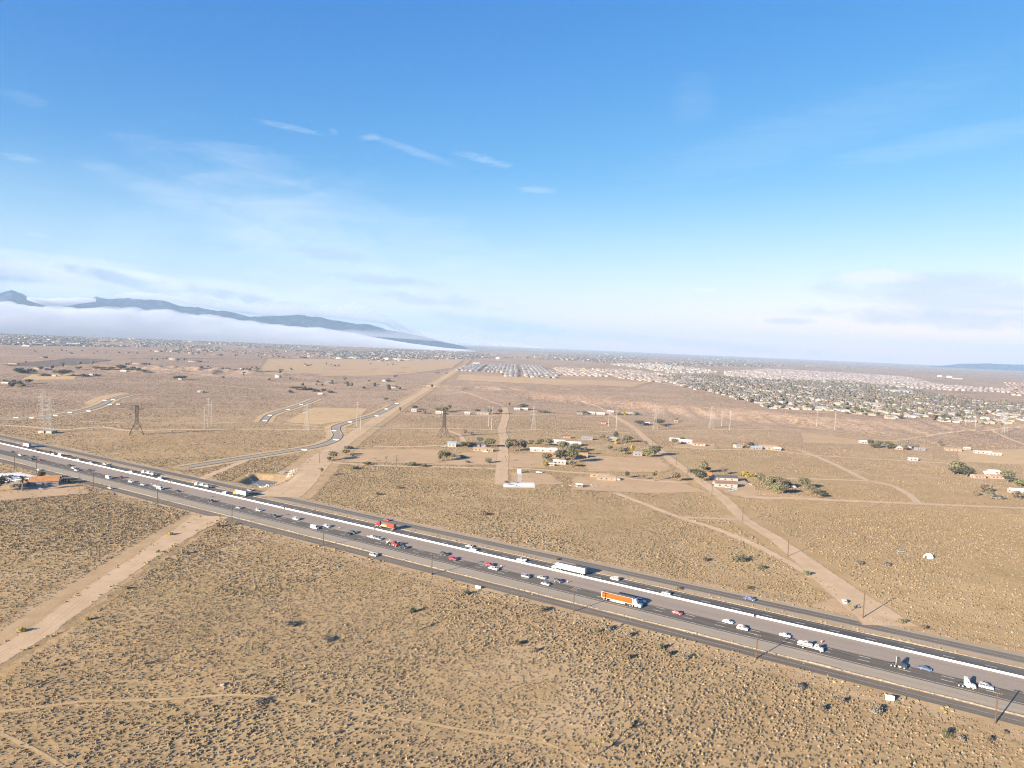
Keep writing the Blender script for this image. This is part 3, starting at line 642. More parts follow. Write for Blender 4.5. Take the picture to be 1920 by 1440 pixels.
VEH = [ # key, photo x, y, which road, lane, label
 ('redwhite',39,839,'f',1,'red tractor with a short white box trailer'), ('sedan:red',66,844,'f',0,'red car trailing the red and white truck beside the median barrier'),
 ('sedan:black',94,847,'f',1,'black car in the outer lane just before a white car and white van'), ('sedan:white',101.5,851,'f',0,'white car directly ahead of a white van, at the barrier'),
 ('van:white',113,854,'f',0,'white van beside the median barrier, behind a small white car'), ('sedan:white',144,862,'f',0,'lone white car against the barrier between the white van and a grey car'),
 ('suv:grey',172.5,867,'f',0,'dark grey car ahead of a beige pickup by the barrier'), ('pickup:beige',194,871,'f',1,'beige pickup between two dark cars in the outer lane'),
 ('sedan:black',206,875,'f',0,'dark car right behind the beige pickup'), ('sedan:white',247,884,'f',0,'white car just ahead of the first white car transporter'),
 ('hauler',281,889,'f',1,'white car transporter, the one with a dark cab ahead and farther from the yellow truck'), ('suv:white',305.5,896,'f',0,'white car running between the two car transporters'),
 ('hauler',381,912,'f',1,'white car transporter, the one just ahead of the yellow truck'), ('suv:white',422,924,'f',0,'white car beside the barrier just ahead of the yellow truck'),
 ('yellow',453,929,'f',1,'yellow tractor pulling a white box trailer'), ('container',722,989,'f',1,'red tractor hauling a rust red container on a flat frame'),
 ('sedan:white',875,1026,'f',1,'white car leading a darker one along the barrier, opposite two red and white vehicles'), ('sedan:silver',888,1030,'f',0,'silver car tucked behind a white car beside the barrier'),
 ('pickup:white',974,1052,'f',0,'white pickup against the barrier, ahead of the all white semi truck'), ('white',1072,1074,'f',0,'all white semi truck with a long white trailer'),
 ('suv:white',1152,1086,'f',1,'white estate car following the all white semi truck'), ('sedan:grey',1248,1113,'f',0,'grey car half hidden by the barrier, last one on the far carriageway'),
 ('sedan:black',13.5,848,'n',0,'small black car ahead of a white pickup near the edge of the view'), ('pickup:white',33.5,854,'n',1,'white pickup at the back of the near carriageway queue'),
 ('sedan:black',55,857,'n',0,'black car beside a green car and a red car'), ('suv:green',53,862,'n',2,'dark green car in the shoulder side lane behind a red car'),
 ('sedan:red',67,863,'n',1,'red car directly behind the utility pole near the cypress yard'), ('sedan:black',124.5,873,'n',0,'black car beside two white cars running in file'),
 ('sedan:white',132,878,'n',1,'white car between a black car and another white car'), ('sedan:white',141,882,'n',2,'white car nearest the shoulder in a trio with a black car'),
 ('sedan:black',164,882,'n',0,'black car running alone ahead of the trio of black and white cars'), ('van:white',205,896,'n',2,'bulky white van with a maroon car right in front'),
 ('suv:maroon',222.5,896,'n',0,'maroon car in front of the bulky white van'), ('suv:white',240,904,'n',1,'white car between the maroon car and a silver car'),
 ('sedan:silver',265.5,909,'n',1,'silver car alone, behind the pair of white vehicles at a utility pole'), ('sedan:white',290.5,911,'n',0,'white car in the inner lane beside a white van'),
 ('van:white',294.5,917,'n',1,'white van seen right above the top of a utility pole'), ('sedan:black',330,921,'n',0,'black car just past the white van at the pole'),
 ('pickup:black',392.5,940,'n',1,'black pickup with a white cover over its bed'), ('sedan:grey',441.5,953,'n',1,'dark grey car above the pole where the dirt road meets the frontage road'),
 ('sedan:silver',484,957,'n',0,'silver car in front of the dark grey car, inner lane'), ('pickup:green',511,968,'n',1,'dark green pickup behind a white car'),
 ('suv:white',556.5,973,'n',0,'white car between the dark green pickup and the big white van'), ('van:white',593,989,'n',2,'long white van in the shoulder side lane next to a white car'),
 ('suv:white',612.5,987,'n',0,'white car ahead of and beside the long white van'), ('sedan:black',647.5,1002,'n',1,'low black car beside a dark green one'),
 ('suv:green',660.5,999,'n',0,'dark green car beside a low black car'), ('pickup:white',691,1009,'n',0,'white pickup ahead of a grey car near the red equipment truck'),
 ('sedan:grey',710.5,1010,'n',0,'grey car between the white pickup and the red equipment truck'), ('equip',726,1023,'n',1,'red truck with tangled equipment on its flat deck'),
 ('sedan:white',746.5,1019,'n',0,'white car passing the red equipment truck'), ('pickup:black',758.5,1025,'n',1,'black pickup in front of the red equipment truck'),
 ('suv:black',833,1039,'n',0,'black car beside an all red car'), ('suv:red',844.5,1050,'n',1,'bright red car in the shoulder side lane behind a black car'),
 ('suv:red',912,1062,'n',0,'red car partly hidden behind a white pickup'), ('pickup:white',919,1069,'n',1,'white pickup beside a red car in the inner lane'),
 ('suv:grey',985.5,1081,'n',1,'dark grey tall car ahead of a low silver car'), ('sedan:silver',1016,1083,'n',0,'low silver car opposite the cab of the white semi truck'),
 ('sedan:silver',1022.5,1095,'n',2,'silver car hugging the shoulder beside a black car'), ('suv:black',1040,1093,'n',0,'black car beside the silver car that hugs the shoulder'),
 ('orange',1150,1131,'n',2,'semi truck with a bright orange trailer and silver cab'), ('suv:white',1200,1128,'n',0,'white car in the inner lane, passing the orange truck'),
 ('sedan:white',1195,1132,'n',1,'white car right in front of the orange truck cab'), ('sedan:red',1268.5,1150,'n',1,'dark red car alone ahead of the orange truck'),
 ('sedan:white',1362,1169,'n',0,'white car with dark windows leading a second white car'), ('suv:white',1390,1181,'n',1,'second white car, nearer the shoulder, where a pole shadow ends'),
 ('sedan:white',1470,1194,'n',0,'low white car between two utility pole shadows'), ('tow',1517,1218,'n',2,'white tow truck carrying a white pickup'),
 ('bobtail:black',1682,1254,'n',1,'black truck tractor without a trailer'), ('sedan:navy',1734,1257,'n',0,'navy blue car between the two trailerless trucks'),
 ('bobtail:white',1811,1293,'n',2,'white truck tractor without a trailer'), ('suv:silver',1849,1293,'n',1,'silver car ahead of the trailerless white truck'),
 ('sedan:white',71,881,'fn',0,'white car on the near frontage road by the cypress yard'), ('sedan:silver',214,914,'fn',0,'silver car alone on the near frontage road past the cypress yard'),
 ('suv:silver',703,1040,'fn',0,'silver car alone on the near frontage road in mid view'), ('sedan:grey',468.5,919,'ff',0,'grey car on the far frontage road above the yellow truck'),
 ('sedan:red',725,975,'ff',0,'red car on the far frontage road above the red container truck'), ('pickup:navy',1406,1122,'ff',0,'navy blue pickup on the far frontage road'),
]
def cat_of(k): return {'sedan': 'car', 'suv': 'car', 'pickup': 'pickup truck', 'van': 'van', 'hauler': 'truck'}.get(k.split(':')[0], 'truck')
for key, px, py, road_, ln, lab in VEH:
    x, y = flat(px, py, .6); t = float((np.array([x, y])-AX)@DR); p = fw(t, LANES[road_][ln]); z = .085
    back = road_ in ('f', 'ff'); e = vehicle(key); e.location = (p[0], p[1], z)
    if road_ == 'ff': back = key.startswith('sedan:red')
    e.rotation_euler = (0, 0, TH+(math.pi if back else 0)); tag(e, lab, cat_of(key), 'traffic on the freeway' if road_ in 'nf' else 'cars on the frontage roads')
    def rider(k2, dx, dz, lab2):
        d = DR*(-1 if back else 1); c = vehicle(k2); c.location = (p[0]+d[0]*dx, p[1]+d[1]*dx, z+dz); c.rotation_euler = e.rotation_euler
        tag(c, lab2, cat_of(k2), 'vehicles carried on trucks')
    if key == 'hauler':
        w_ = 'the transporter just ahead of the yellow truck' if px > 330 else 'the transporter farther from the yellow truck'
        rider('suv:white', 1.6, 1.12, 'front white car carried on '+w_); rider('sedan:white', -4.2, 1.12, 'rear white car carried on '+w_)
    if key == 'tow': rider('pickup:white', -1.9, 1.25, 'white pickup carried on the deck of the white tow truck')
for key, px, py, rz, lab in (('suv:white',1583,1130,1.3,'white car parked on the dirt road by a joshua tree'), ('pickup:black',10,896,.2,'black pickup parked on the pale gravel lot'),
    ('suv:black',17,899,0,'black car parked on the gravel lot beside a navy one'), ('suv:navy',22,895,.1,'navy car parked on the gravel lot behind the black one'), ('sedan:white',10,904.5,.4,'white car at the front edge of the gravel lot'), ('sedan:black',20,905,.2,'black car beside the yellow shed'),
    ('suv:white',35,901,.3,'white car in the middle of the gravel lot'), ('suv:white',57,899,.2,'white car in front of the orange roofed house'), ('sedan:grey',76,918,.2,'dark grey car parked in the dirt before the orange roofed house'),
    ('suv:black',951,905.5,0,'black car at the back of the white slab'), ('pickup:grey',963,906,.2,'grey pickup at the back of the white slab'), ('suv:white',951,911,0,'white car on the front of the white slab'), ('sedan:grey',957,910,.1,'grey car in the middle of the white slab'), ('sedan:silver',962,911.5,0,'silver car at the front of the white slab'),
    ('pickup:white',1010.5,887,.1,'white pickup parked by the track near the white tank'), ('sedan:navy',1339,911,0,'navy car left of the white house with a brown roof'), ('suv:white',1365,915,.3,'white car against the white house with a brown roof'), ('sedan:grey',1372,921,.1,'grey car parked in front of the white house with a brown roof'), ('sedan:silver',1378,918,.1,'silver car nearest the front corner of the white house with a brown roof'),
    ('suv:grey',832,838.5,0,'grey car beside the white barn with a blue roof'), ('van:white',1157,901,.2,'white van beside the long beige house'), ('suv:grey',1690,1035.5,.2,'grey abandoned car in the open scrub near the white dome'), ('van:white',1487,915,.3,'white van under the big grove of trees'), ('sedan:white',1452,899,0,'white car behind the big grove of trees'), ('pickup:white',910,848,0,'white pickup in front of the beige ranch house'), ('suv:white',1112,777,0,'white car by the far row of houses'), ('suv:white',797,775,0,'white car by the farthest white shed'), ('sedan:black',805,776,0,'black car by the farthest white shed')):
    x, y, z = at(px, py); e = vehicle(key); e.location = (x, y, z+.06); e.rotation_euler = (0, 0, rz); tag(e, lab, cat_of(key), 'parked cars and trucks')
# ================================================================== POLES, TOWERS, SIGNS
M_WOOD = M('weathered_pole', (.085,.056,.038), .9, .25, 3); M_STEEL = M('galvanised_steel', (.31,.305,.295), .5, .12, .3, .3); M_RUST = M('dark_lattice_steel', (.045,.036,.034), .8, .2, .3)
M_INS = M('insulator', (.35,.33,.30), .4, .2, 3)
def make_pole(hh, arms=1, rz=0.0):
    e = empty('utility_pole'); MB().tube((0,0,-.6), (0,0,hh), .27, .19, 10).build('pole', M_WOOD, e)
    for k in range(arms):
        z = hh-.45-k*1.1; a = MB(); a.box((0, .16, z), (2.8, .2, .22)); ar = a.build('crossarm', M_WOOD, e)
        ins = MB()
        for x in (-1.2, -.5, .5, 1.2): ins.tube((x, .16, z+.07), (x, .16, z+.32), .07, .05, 6)
        ins.build('insulator', M_INS, ar)
    return e
PP = {}
def pole(px, py, hh, arms, rz, lab, grp, thin=1.0):
    k = (round(hh), arms)
    if k not in PP: PP[k] = make_pole(hh, arms); register(PP[k]); e = PP[k]
    else: e = dup(PP[k])
    x, y, z = at(px, py); e.location = (x, y, z); e.rotation_euler = (0, 0, rz); e.scale = (thin, thin, 1); tag(e, lab, 'utility pole', grp)
NP = [(27,881,12,1,'wooden pole behind the parked cars of the cypress yard'),(68,887,13,1,'wooden pole beside the dark tree of the orange roofed house'),(174.5,916,14,1,'wooden pole on bare dirt past the row of cypresses'),(295,944,12,1,'wooden pole standing below a white van'),(434.5,980,12,1,'wooden pole at the corner where the near dirt road meets the pavement'),(606,1023,11,1,'wooden pole between the long white van and a silver car'),(809,1077,11,1,'wooden pole below the bright red car'),(1075,1147,11,1,'wooden pole whose shadow reaches the orange trailer'),(1417.5,1235,10,1,'wooden pole below the second white car'),(1866,1357,11,1,'tallest looking wooden pole with a wide crossarm, beside the silver car')]
for px, py, hh, ar, lab in NP: pole(px, py, hh, ar, TH+.0, lab, 'poles along the near frontage road')
pole(148, 918, 13, 1, 0, 'slender pole between the cypress row and a thicker pole', 'poles along the near frontage road', .5)
RPL = [(1618,1158.5,13,'wooden pole at the mouth of the right dirt road'),(1477,1043,11,'second wooden pole up the right dirt road from the freeway'),(1392,978,11,'wooden pole where a faint track meets the right dirt road'),(1334.5,931,10,'wooden pole in front of the white house with a brown roof'),(1288,893,10,'wooden pole across the road from the round trees'),(1268,872,9,'wooden pole at the corner of the big bare field'),(1223,838,9,'wooden pole behind the dark round tree')]
for px, py, hh, lab in RPL: pole(px, py, hh, 1, 0, lab, 'poles along the right dirt road')
for px, py, hh, lab in [(599,868,11,'wooden pole beside the broad graded dirt road'),(743,875,11,'wooden pole at the edge of the bare yard with two bushes'),(962,850,9,'wooden pole in front of the brown grove'),(1413,838,10,'wooden pole between two far ranch houses'),(1372,846,10,'wooden pole by the track left of the far ranch houses'),(1502,850,10,'wooden pole at the fork of two far tracks'),(1750,860,14,'wooden pole behind the metal trailer on the right'),(1794,863,12,'wooden pole in front of the beige ranch house on the right'),(1885,887,10,'wooden pole behind the leafy tree on the right edge'),(103,712,12,'lone pole on the pale yard below the solar panels')]:
    pole(px, py, hh, 1, 0, lab, 'scattered utility poles')
def lattice(name, hh, mat, w0, w1, waist, arms, split=False):
    """four-legged lattice tower: legs, bracing, crossarms"""
    e = empty(name); r = .25 if mat is M_RUST else .10
    def half(z): return w0+(w1-w0)*min(1, z/waist) if z < waist else w1
    for sx in (-1, 1):
        for sy in (-1, 1):
            l = MB(); l.tube((sx*half(0), sy*half(0), -.8), (sx*half(waist), sy*half(waist), waist), r*1.2, r, 5); l.tube((sx*w1, sy*w1, waist), (sx*w1*.8, sy*w1*.8, hh-2), r, r*.8, 5); l.build('leg', mat, e)
    b = MB(); z = 0.0; zs = []
    while z < hh-2: zs.append(z); z += max(2.6, half(z)*1.25)
    zs.append(hh-2)
    for a, c in zip(zs[:-1], zs[1:]):
        p, q = half(a), half(c)
        for s in (-1, 1):
            b.tube((-p, s*p, a), (q, s*q, c), r*.55, r*.55, 4); b.tube((p, s*p, a), (-q, s*q, c), r*.55, r*.55, 4)
            b.tube((s*p, -p, a), (s*q, q, c), r*.55, r*.55, 4); b.tube((s*p, p, a), (s*q, -q, c), r*.55, r*.55, 4)
        for s in (-1, 1): b.tube((-q, s*q, c), (q, s*q, c), r*.5, r*.5, 4); b.tube((s*q, -q, c), (s*q, q, c), r*.5, r*.5, 4)
    b.build('bracing', mat, e)
    for za, L in arms:
        a = MB()
        for s in (-1, 1):
            a.tube((s*w1*.8, -w1*.7, za), (s*L, 0, za+.3), r*.8, r*.6, 4); a.tube((s*w1*.8, w1*.7, za), (s*L, 0, za+.3), r*.8, r*.6, 4); a.tube((s*w1*.8, 0, za+1.6), (s*L, 0, za+.3), r*.7, r*.5, 4)
            if split: a.tube((s*L*.55, 0, za+.6), (s*L*.62, 0, hh+1.2), r*.8, r*.5, 4)
        ar = a.build('crossarm', mat, e); ins = MB()
        for s in (-1, 1): ins.tube((s*L*.97, 0, za+.3), (s*L*.97, 0, za-1.9), .13, .13, 6)
        ins.build('insulator', M_INS, ar)
    return e
def tower(e, px, py, lab, cat='transmission tower', grp='power line towers', rz=0.0):
    x, y, z = at(px, py); e.location = (x, y, z-.1); e.rotation_euler = (0, 0, rz); tag(e, lab, cat, grp)
t1 = lattice('lattice_tower', 36, M_RUST, 7.6, 1.7, 15, [(29.5, 8.0)], True); register(t1); tower(t1, 256, 815, 'dark splay legged lattice tower standing alone in the scrub', rz=.5)
t2 = dup(t1); tower(t2, 832, 820, 'faded brown splay legged lattice tower behind the white barn', rz=.5); t2.scale = (.95, .95, 1.0)
t3 = lattice('lattice_tower', 42, M_STEEL, 4.2, 1.5, 22, [(26, 6), (31, 5.2), (36, 4.4)]); register(t3); tower(t3, 93, 811, 'pale steel lattice tower on a square concrete base')
t4 = dup(t3); tower(t4, 79, 800, 'pale steel lattice tower just behind the one on a concrete base')
for px, py, lab in ((1000,808,'ghostly pale lattice tower above the brown grove'),(1228,806,'ghostly pale lattice tower left of the small domed trees'),(1333,803,'ghostly pale lattice tower right of the small domed trees'),(1884,812,'pale lattice tower at the edge of the bluff below town'),(575,808,'ghostly pale lattice tower behind the paved bend')):
    tt = dup(t3); tower(tt, px, py, lab); tt.scale = (.85, .85, .9)
def monopole(hh):
    e = empty('steel_monopole'); MB().tube((0,0,-.5), (0,0,hh), .42, .2, 10).build('pole', M_STEEL, e)
    for k in range(3):
        z = hh-1.5-k*3.2
        for s in (-1, 1):
            a = MB(); a.tube((0,0,z), (s*2.6,0,z+.5), .14, .08, 6); ar = a.build('crossarm', M_STEEL, e)
            i_ = MB(); i_.tube((s*2.5,0,z+.45), (s*2.5,0,z-1.0), .1, .1, 6); i_.build('insulator', M_INS, ar)
    return e
mp = None
for px, py, sc, lab in ((383,804.5,.82,'thick pale steel pole, front one of the trio near the dark lattice tower'),(390,802,1.12,'tall thin steel pole in the trio near the dark lattice tower'),(396,799,.95,'hindmost steel pole of the trio near the dark lattice tower'),(669,799,1.0,'steel pole beside the paved bend, the hinder of two'),(676,806,.8,'steel pole beside the paved bend, the nearer of two'),(916,800,.9,'hinder steel pole left of the north track crossing'),(921.5,806,1.0,'nearer steel pole left of the north track crossing'),(1141,800,.8,'hinder steel pole above the tall dark tree'),(1155,808,1.05,'nearer steel pole above the tall dark tree'),(1353,800,.8,'hinder steel pole on the slope below the bluff'),(1368,807,.95,'nearer steel pole on the slope below the bluff'),(1531,800,.85,'hinder steel pole at the foot of the town bluff'),(1565,806,.95,'nearer steel pole at the foot of the town bluff'),(1810,797,.7,'hinder steel pole on the bluff edge below the town'),(1828,805,.75,'nearer steel pole on the bluff edge below the town')):
    if mp is None: mp = monopole(34); register(mp); e = mp
    else: e = dup(mp)
    tower(e, px, py, lab, 'power pole', 'steel power poles'); e.scale = (.8, .8, sc)
x, y, z = at(93, 811); o = MB().box((0,0,1.1), (15, 11, 3.2)).build('concrete_footing', M_CONC, bevel=.1); o.location = (x, y-3, z); tag(o, 'low square concrete block under the pale lattice tower', 'concrete block')
o = MB(); [o.box((0,0,1.0), (2.2,1.8,3.4)), o.box((0,.1,2.85), (2.6,2.2,.3))]; o = o.build('equipment_cabinet', M('rust_block', (.33,.20,.12), .9)); x, y, z = at(88, 812); o.location = (x-1.5, y-4, z); tag(o, 'small rusty cabinet beside the concrete base of the pale tower', 'cabinet')
def sign(px, py, w, h, zb, rz, lab):
    e = empty('roadside_sign'); p = MB(); p.box((0,0,zb+h/2), (w, .08, h)); p.build('panel', paint('sign_white', (.80,.80,.78)), e)
    for s in (-1, 1): MB().box((s*w*.36, .12, (zb+h)/2), (.14, .14, zb+h-.1)).build('post', M_WOOD, e)
    x, y, z = at(px, py); e.location = (x, y, z); e.rotation_euler = (0,0,rz); tag(e, lab, 'sign', 'white roadside signs')
sign(896, 1104, 2.6, 1.25, .25, -.35, 'small white sign board near a dark green bush'); sign(1668, 1315, 2.9, 1.9, .3, -.35, 'larger white sign board by the near frontage road between two bushes')
def drum(px, py, n, lab):
    e = empty('traffic_drum'); x, y = flat(px, py, .3); t = float((np.array([x,y])-AX)@DR); q = fw(t, n)
    MB().tube((0,0,.0), (0,0,.1), .42, .42, 12).build('base', M_TYRE, e); MB().tube((0,0,.1), (0,0,1.05), .30, .26, 12).build('body', M('drum_orange', (.45,.10,.02), .6, .1), e)
    for z in (.4, .75): MB().tube((0,0,z), (0,0,z+.14), .30, .30, 12).build('reflective_band', M('white_band', (.8,.8,.8), .4, .05), e)
    e.location = (q[0], q[1], .1); tag(e, lab, 'traffic drum', 'orange drums along the grey median')
for px, py, lab in ((285,907,'orange drum just ahead of the white car beside a white van'),(343,921,'orange drum ahead of the black car past the pole'),(477,955,'orange drum behind the silver car in the inner lane'),(638,990,'orange drum ahead of the white car beside the long van'),(718,1009,'orange drum by the grey car near the equipment truck'),(938,1063,'orange drum ahead of the red car hidden by a white pickup'),(1062,1093,'orange drum ahead of the black car, opposite the white semi'),(1539,1207,'orange drum beyond the cab of the tow truck')): drum(px, py, -15.2, lab)
# white concrete barricades lying across the unfinished streets
bk = None
BL = [(30,784),(59,784.5),(104,779.5),(131,774.5),(166,771.5),(196,751.5),(212,750.5),(206,759.5),(221,758.5),(506,779.5),(540,768.5),(565,759.5),(497,789.5),(744,757),(724,767.5),(706,780.5),(656,792),(626,808.5),(630,825.5),(570,844.5)]
for i, (px, py) in enumerate(BL):
    if bk is None:
        bk = MB(); prof = [(-.4,0),(-.4,.1),(-.18,.45),(-.14,1.2),(.14,1.2),(.18,.45),(.4,.1),(.4,0)]
        bk.add([(-3.6, a, b) for a, b in prof]+[(3.6, a, b) for a, b in prof], [tuple(range(8)), tuple(range(15, 7, -1))]+[(k, k+1, 9+k, 8+k) for k in range(7)]+[(7, 0, 8, 15)])
        bk = bk.build('concrete_barricade', M_BARR); o = bk
    else: o = dup(bk)
    x, y, z = at(px, py); o.location = (x, y, z+.35); o.rotation_euler = (0,0,.05*((i % 3)-1)); o.scale = (.8, .8, .6)
    st = 'far left winding street' if px < 250 else ('short curved street in the middle' if px in (506,540,565,497) else 'street beside the broad dirt road')
    tag(o, 'white concrete barricade lying across the unfinished '+st, 'barricade', 'barricades on the '+st)
# ================================================================== BUILDINGS
def wallmat(n, c): return M('wall_'+n, c, .85, .12, .4)
WALLS = dict(white=(.26,.245,.225), beige=(.24,.19,.135), yellow=(.33,.26,.12), pink=(.28,.205,.165), grey=(.17,.17,.18), lilac=(.20,.19,.22), tan=(.24,.175,.115), steel=(.25,.26,.275), orange=(.30,.14,.07))
ROOFS = dict(white=(.50,.49,.47), grey=(.22,.22,.225), blue=(.26,.30,.35), brown=(.17,.11,.08), dark=(.075,.075,.08), orange=(.33,.16,.065), tan=(.28,.21,.145), red=(.24,.06,.05), ochre=(.32,.20,.09))
def house(name, w, d, h, rise, wall, roof, nwin=3, flat_=False):
    e = empty(name); wm = wallmat(wall, WALLS[wall]); rm = M('roof_'+roof, ROOFS[roof], .8, .15, .5)
    b = MB(); x, y = w/2, d/2
    if flat_: b.box((0,0,h/2-.2), (w, d, h+.4))
    else: b.add([(-x,-y,-.4),(x,-y,-.4),(x,y,-.4),(-x,y,-.4),(-x,-y,h),(x,-y,h),(x,y,h),(-x,y,h),(-x,0,h+rise),(x,0,h+rise)], [(3,2,1,0),(0,1,5,4),(2,3,7,6),(1,2,6,9,5),(3,0,4,8,7),(4,5,9,8),(6,7,8,9)])
    b.build('wall', wm, e)
    r = MB(); o = .45
    if flat_: r.box((0,0,h+.33), (w+.5, d+.5, .22))
    else:
        k = rise/y; t = .18
        for s in (-1, 1):
            p = [(-x-o, s*(y+o), h-o*k+.03), (x+o, s*(y+o), h-o*k+.03), (x+o, 0, h+rise+.03), (-x-o, 0, h+rise+.03)]
            r.add(p+[(a, c, z+t) for a, c, z in p], [(0,1,2,3),(4,5,6,7),(0,1,5,4),(1,2,6,5),(3,0,4,7),(2,3,7,6)])
    r.build('roof', rm, e)
    gm = M_GLASS; fm = M('door_paint', (.25,.15,.10), .6)
    for i in range(nwin):
        cx = -x+w*(i+.7)/(nwin+.6); wd = MB().box((cx, -y-.02, h*.55), (1.5, .08, 1.1)).build('window', gm, e)
        MB().box((cx, -y-.05, h*.55-.62), (1.8, .14, .1)).build('sill', wallmat('white', WALLS['white']), wd)
    MB().box((-x-.02, 0, h*.55), (.08, 1.3, 1.0)).build('window', gm, e)
    dd = MB().box((x*.55, -y-.03, 1.0), (1.0, .08, 2.0)).build('door', fm, e); MB().tube((x*.55+.35, -y-.1, 1.0), (x*.55+.35, -y-.16, 1.0), .05, .05, 6).build('handle', M_ALU, dd)
    return e
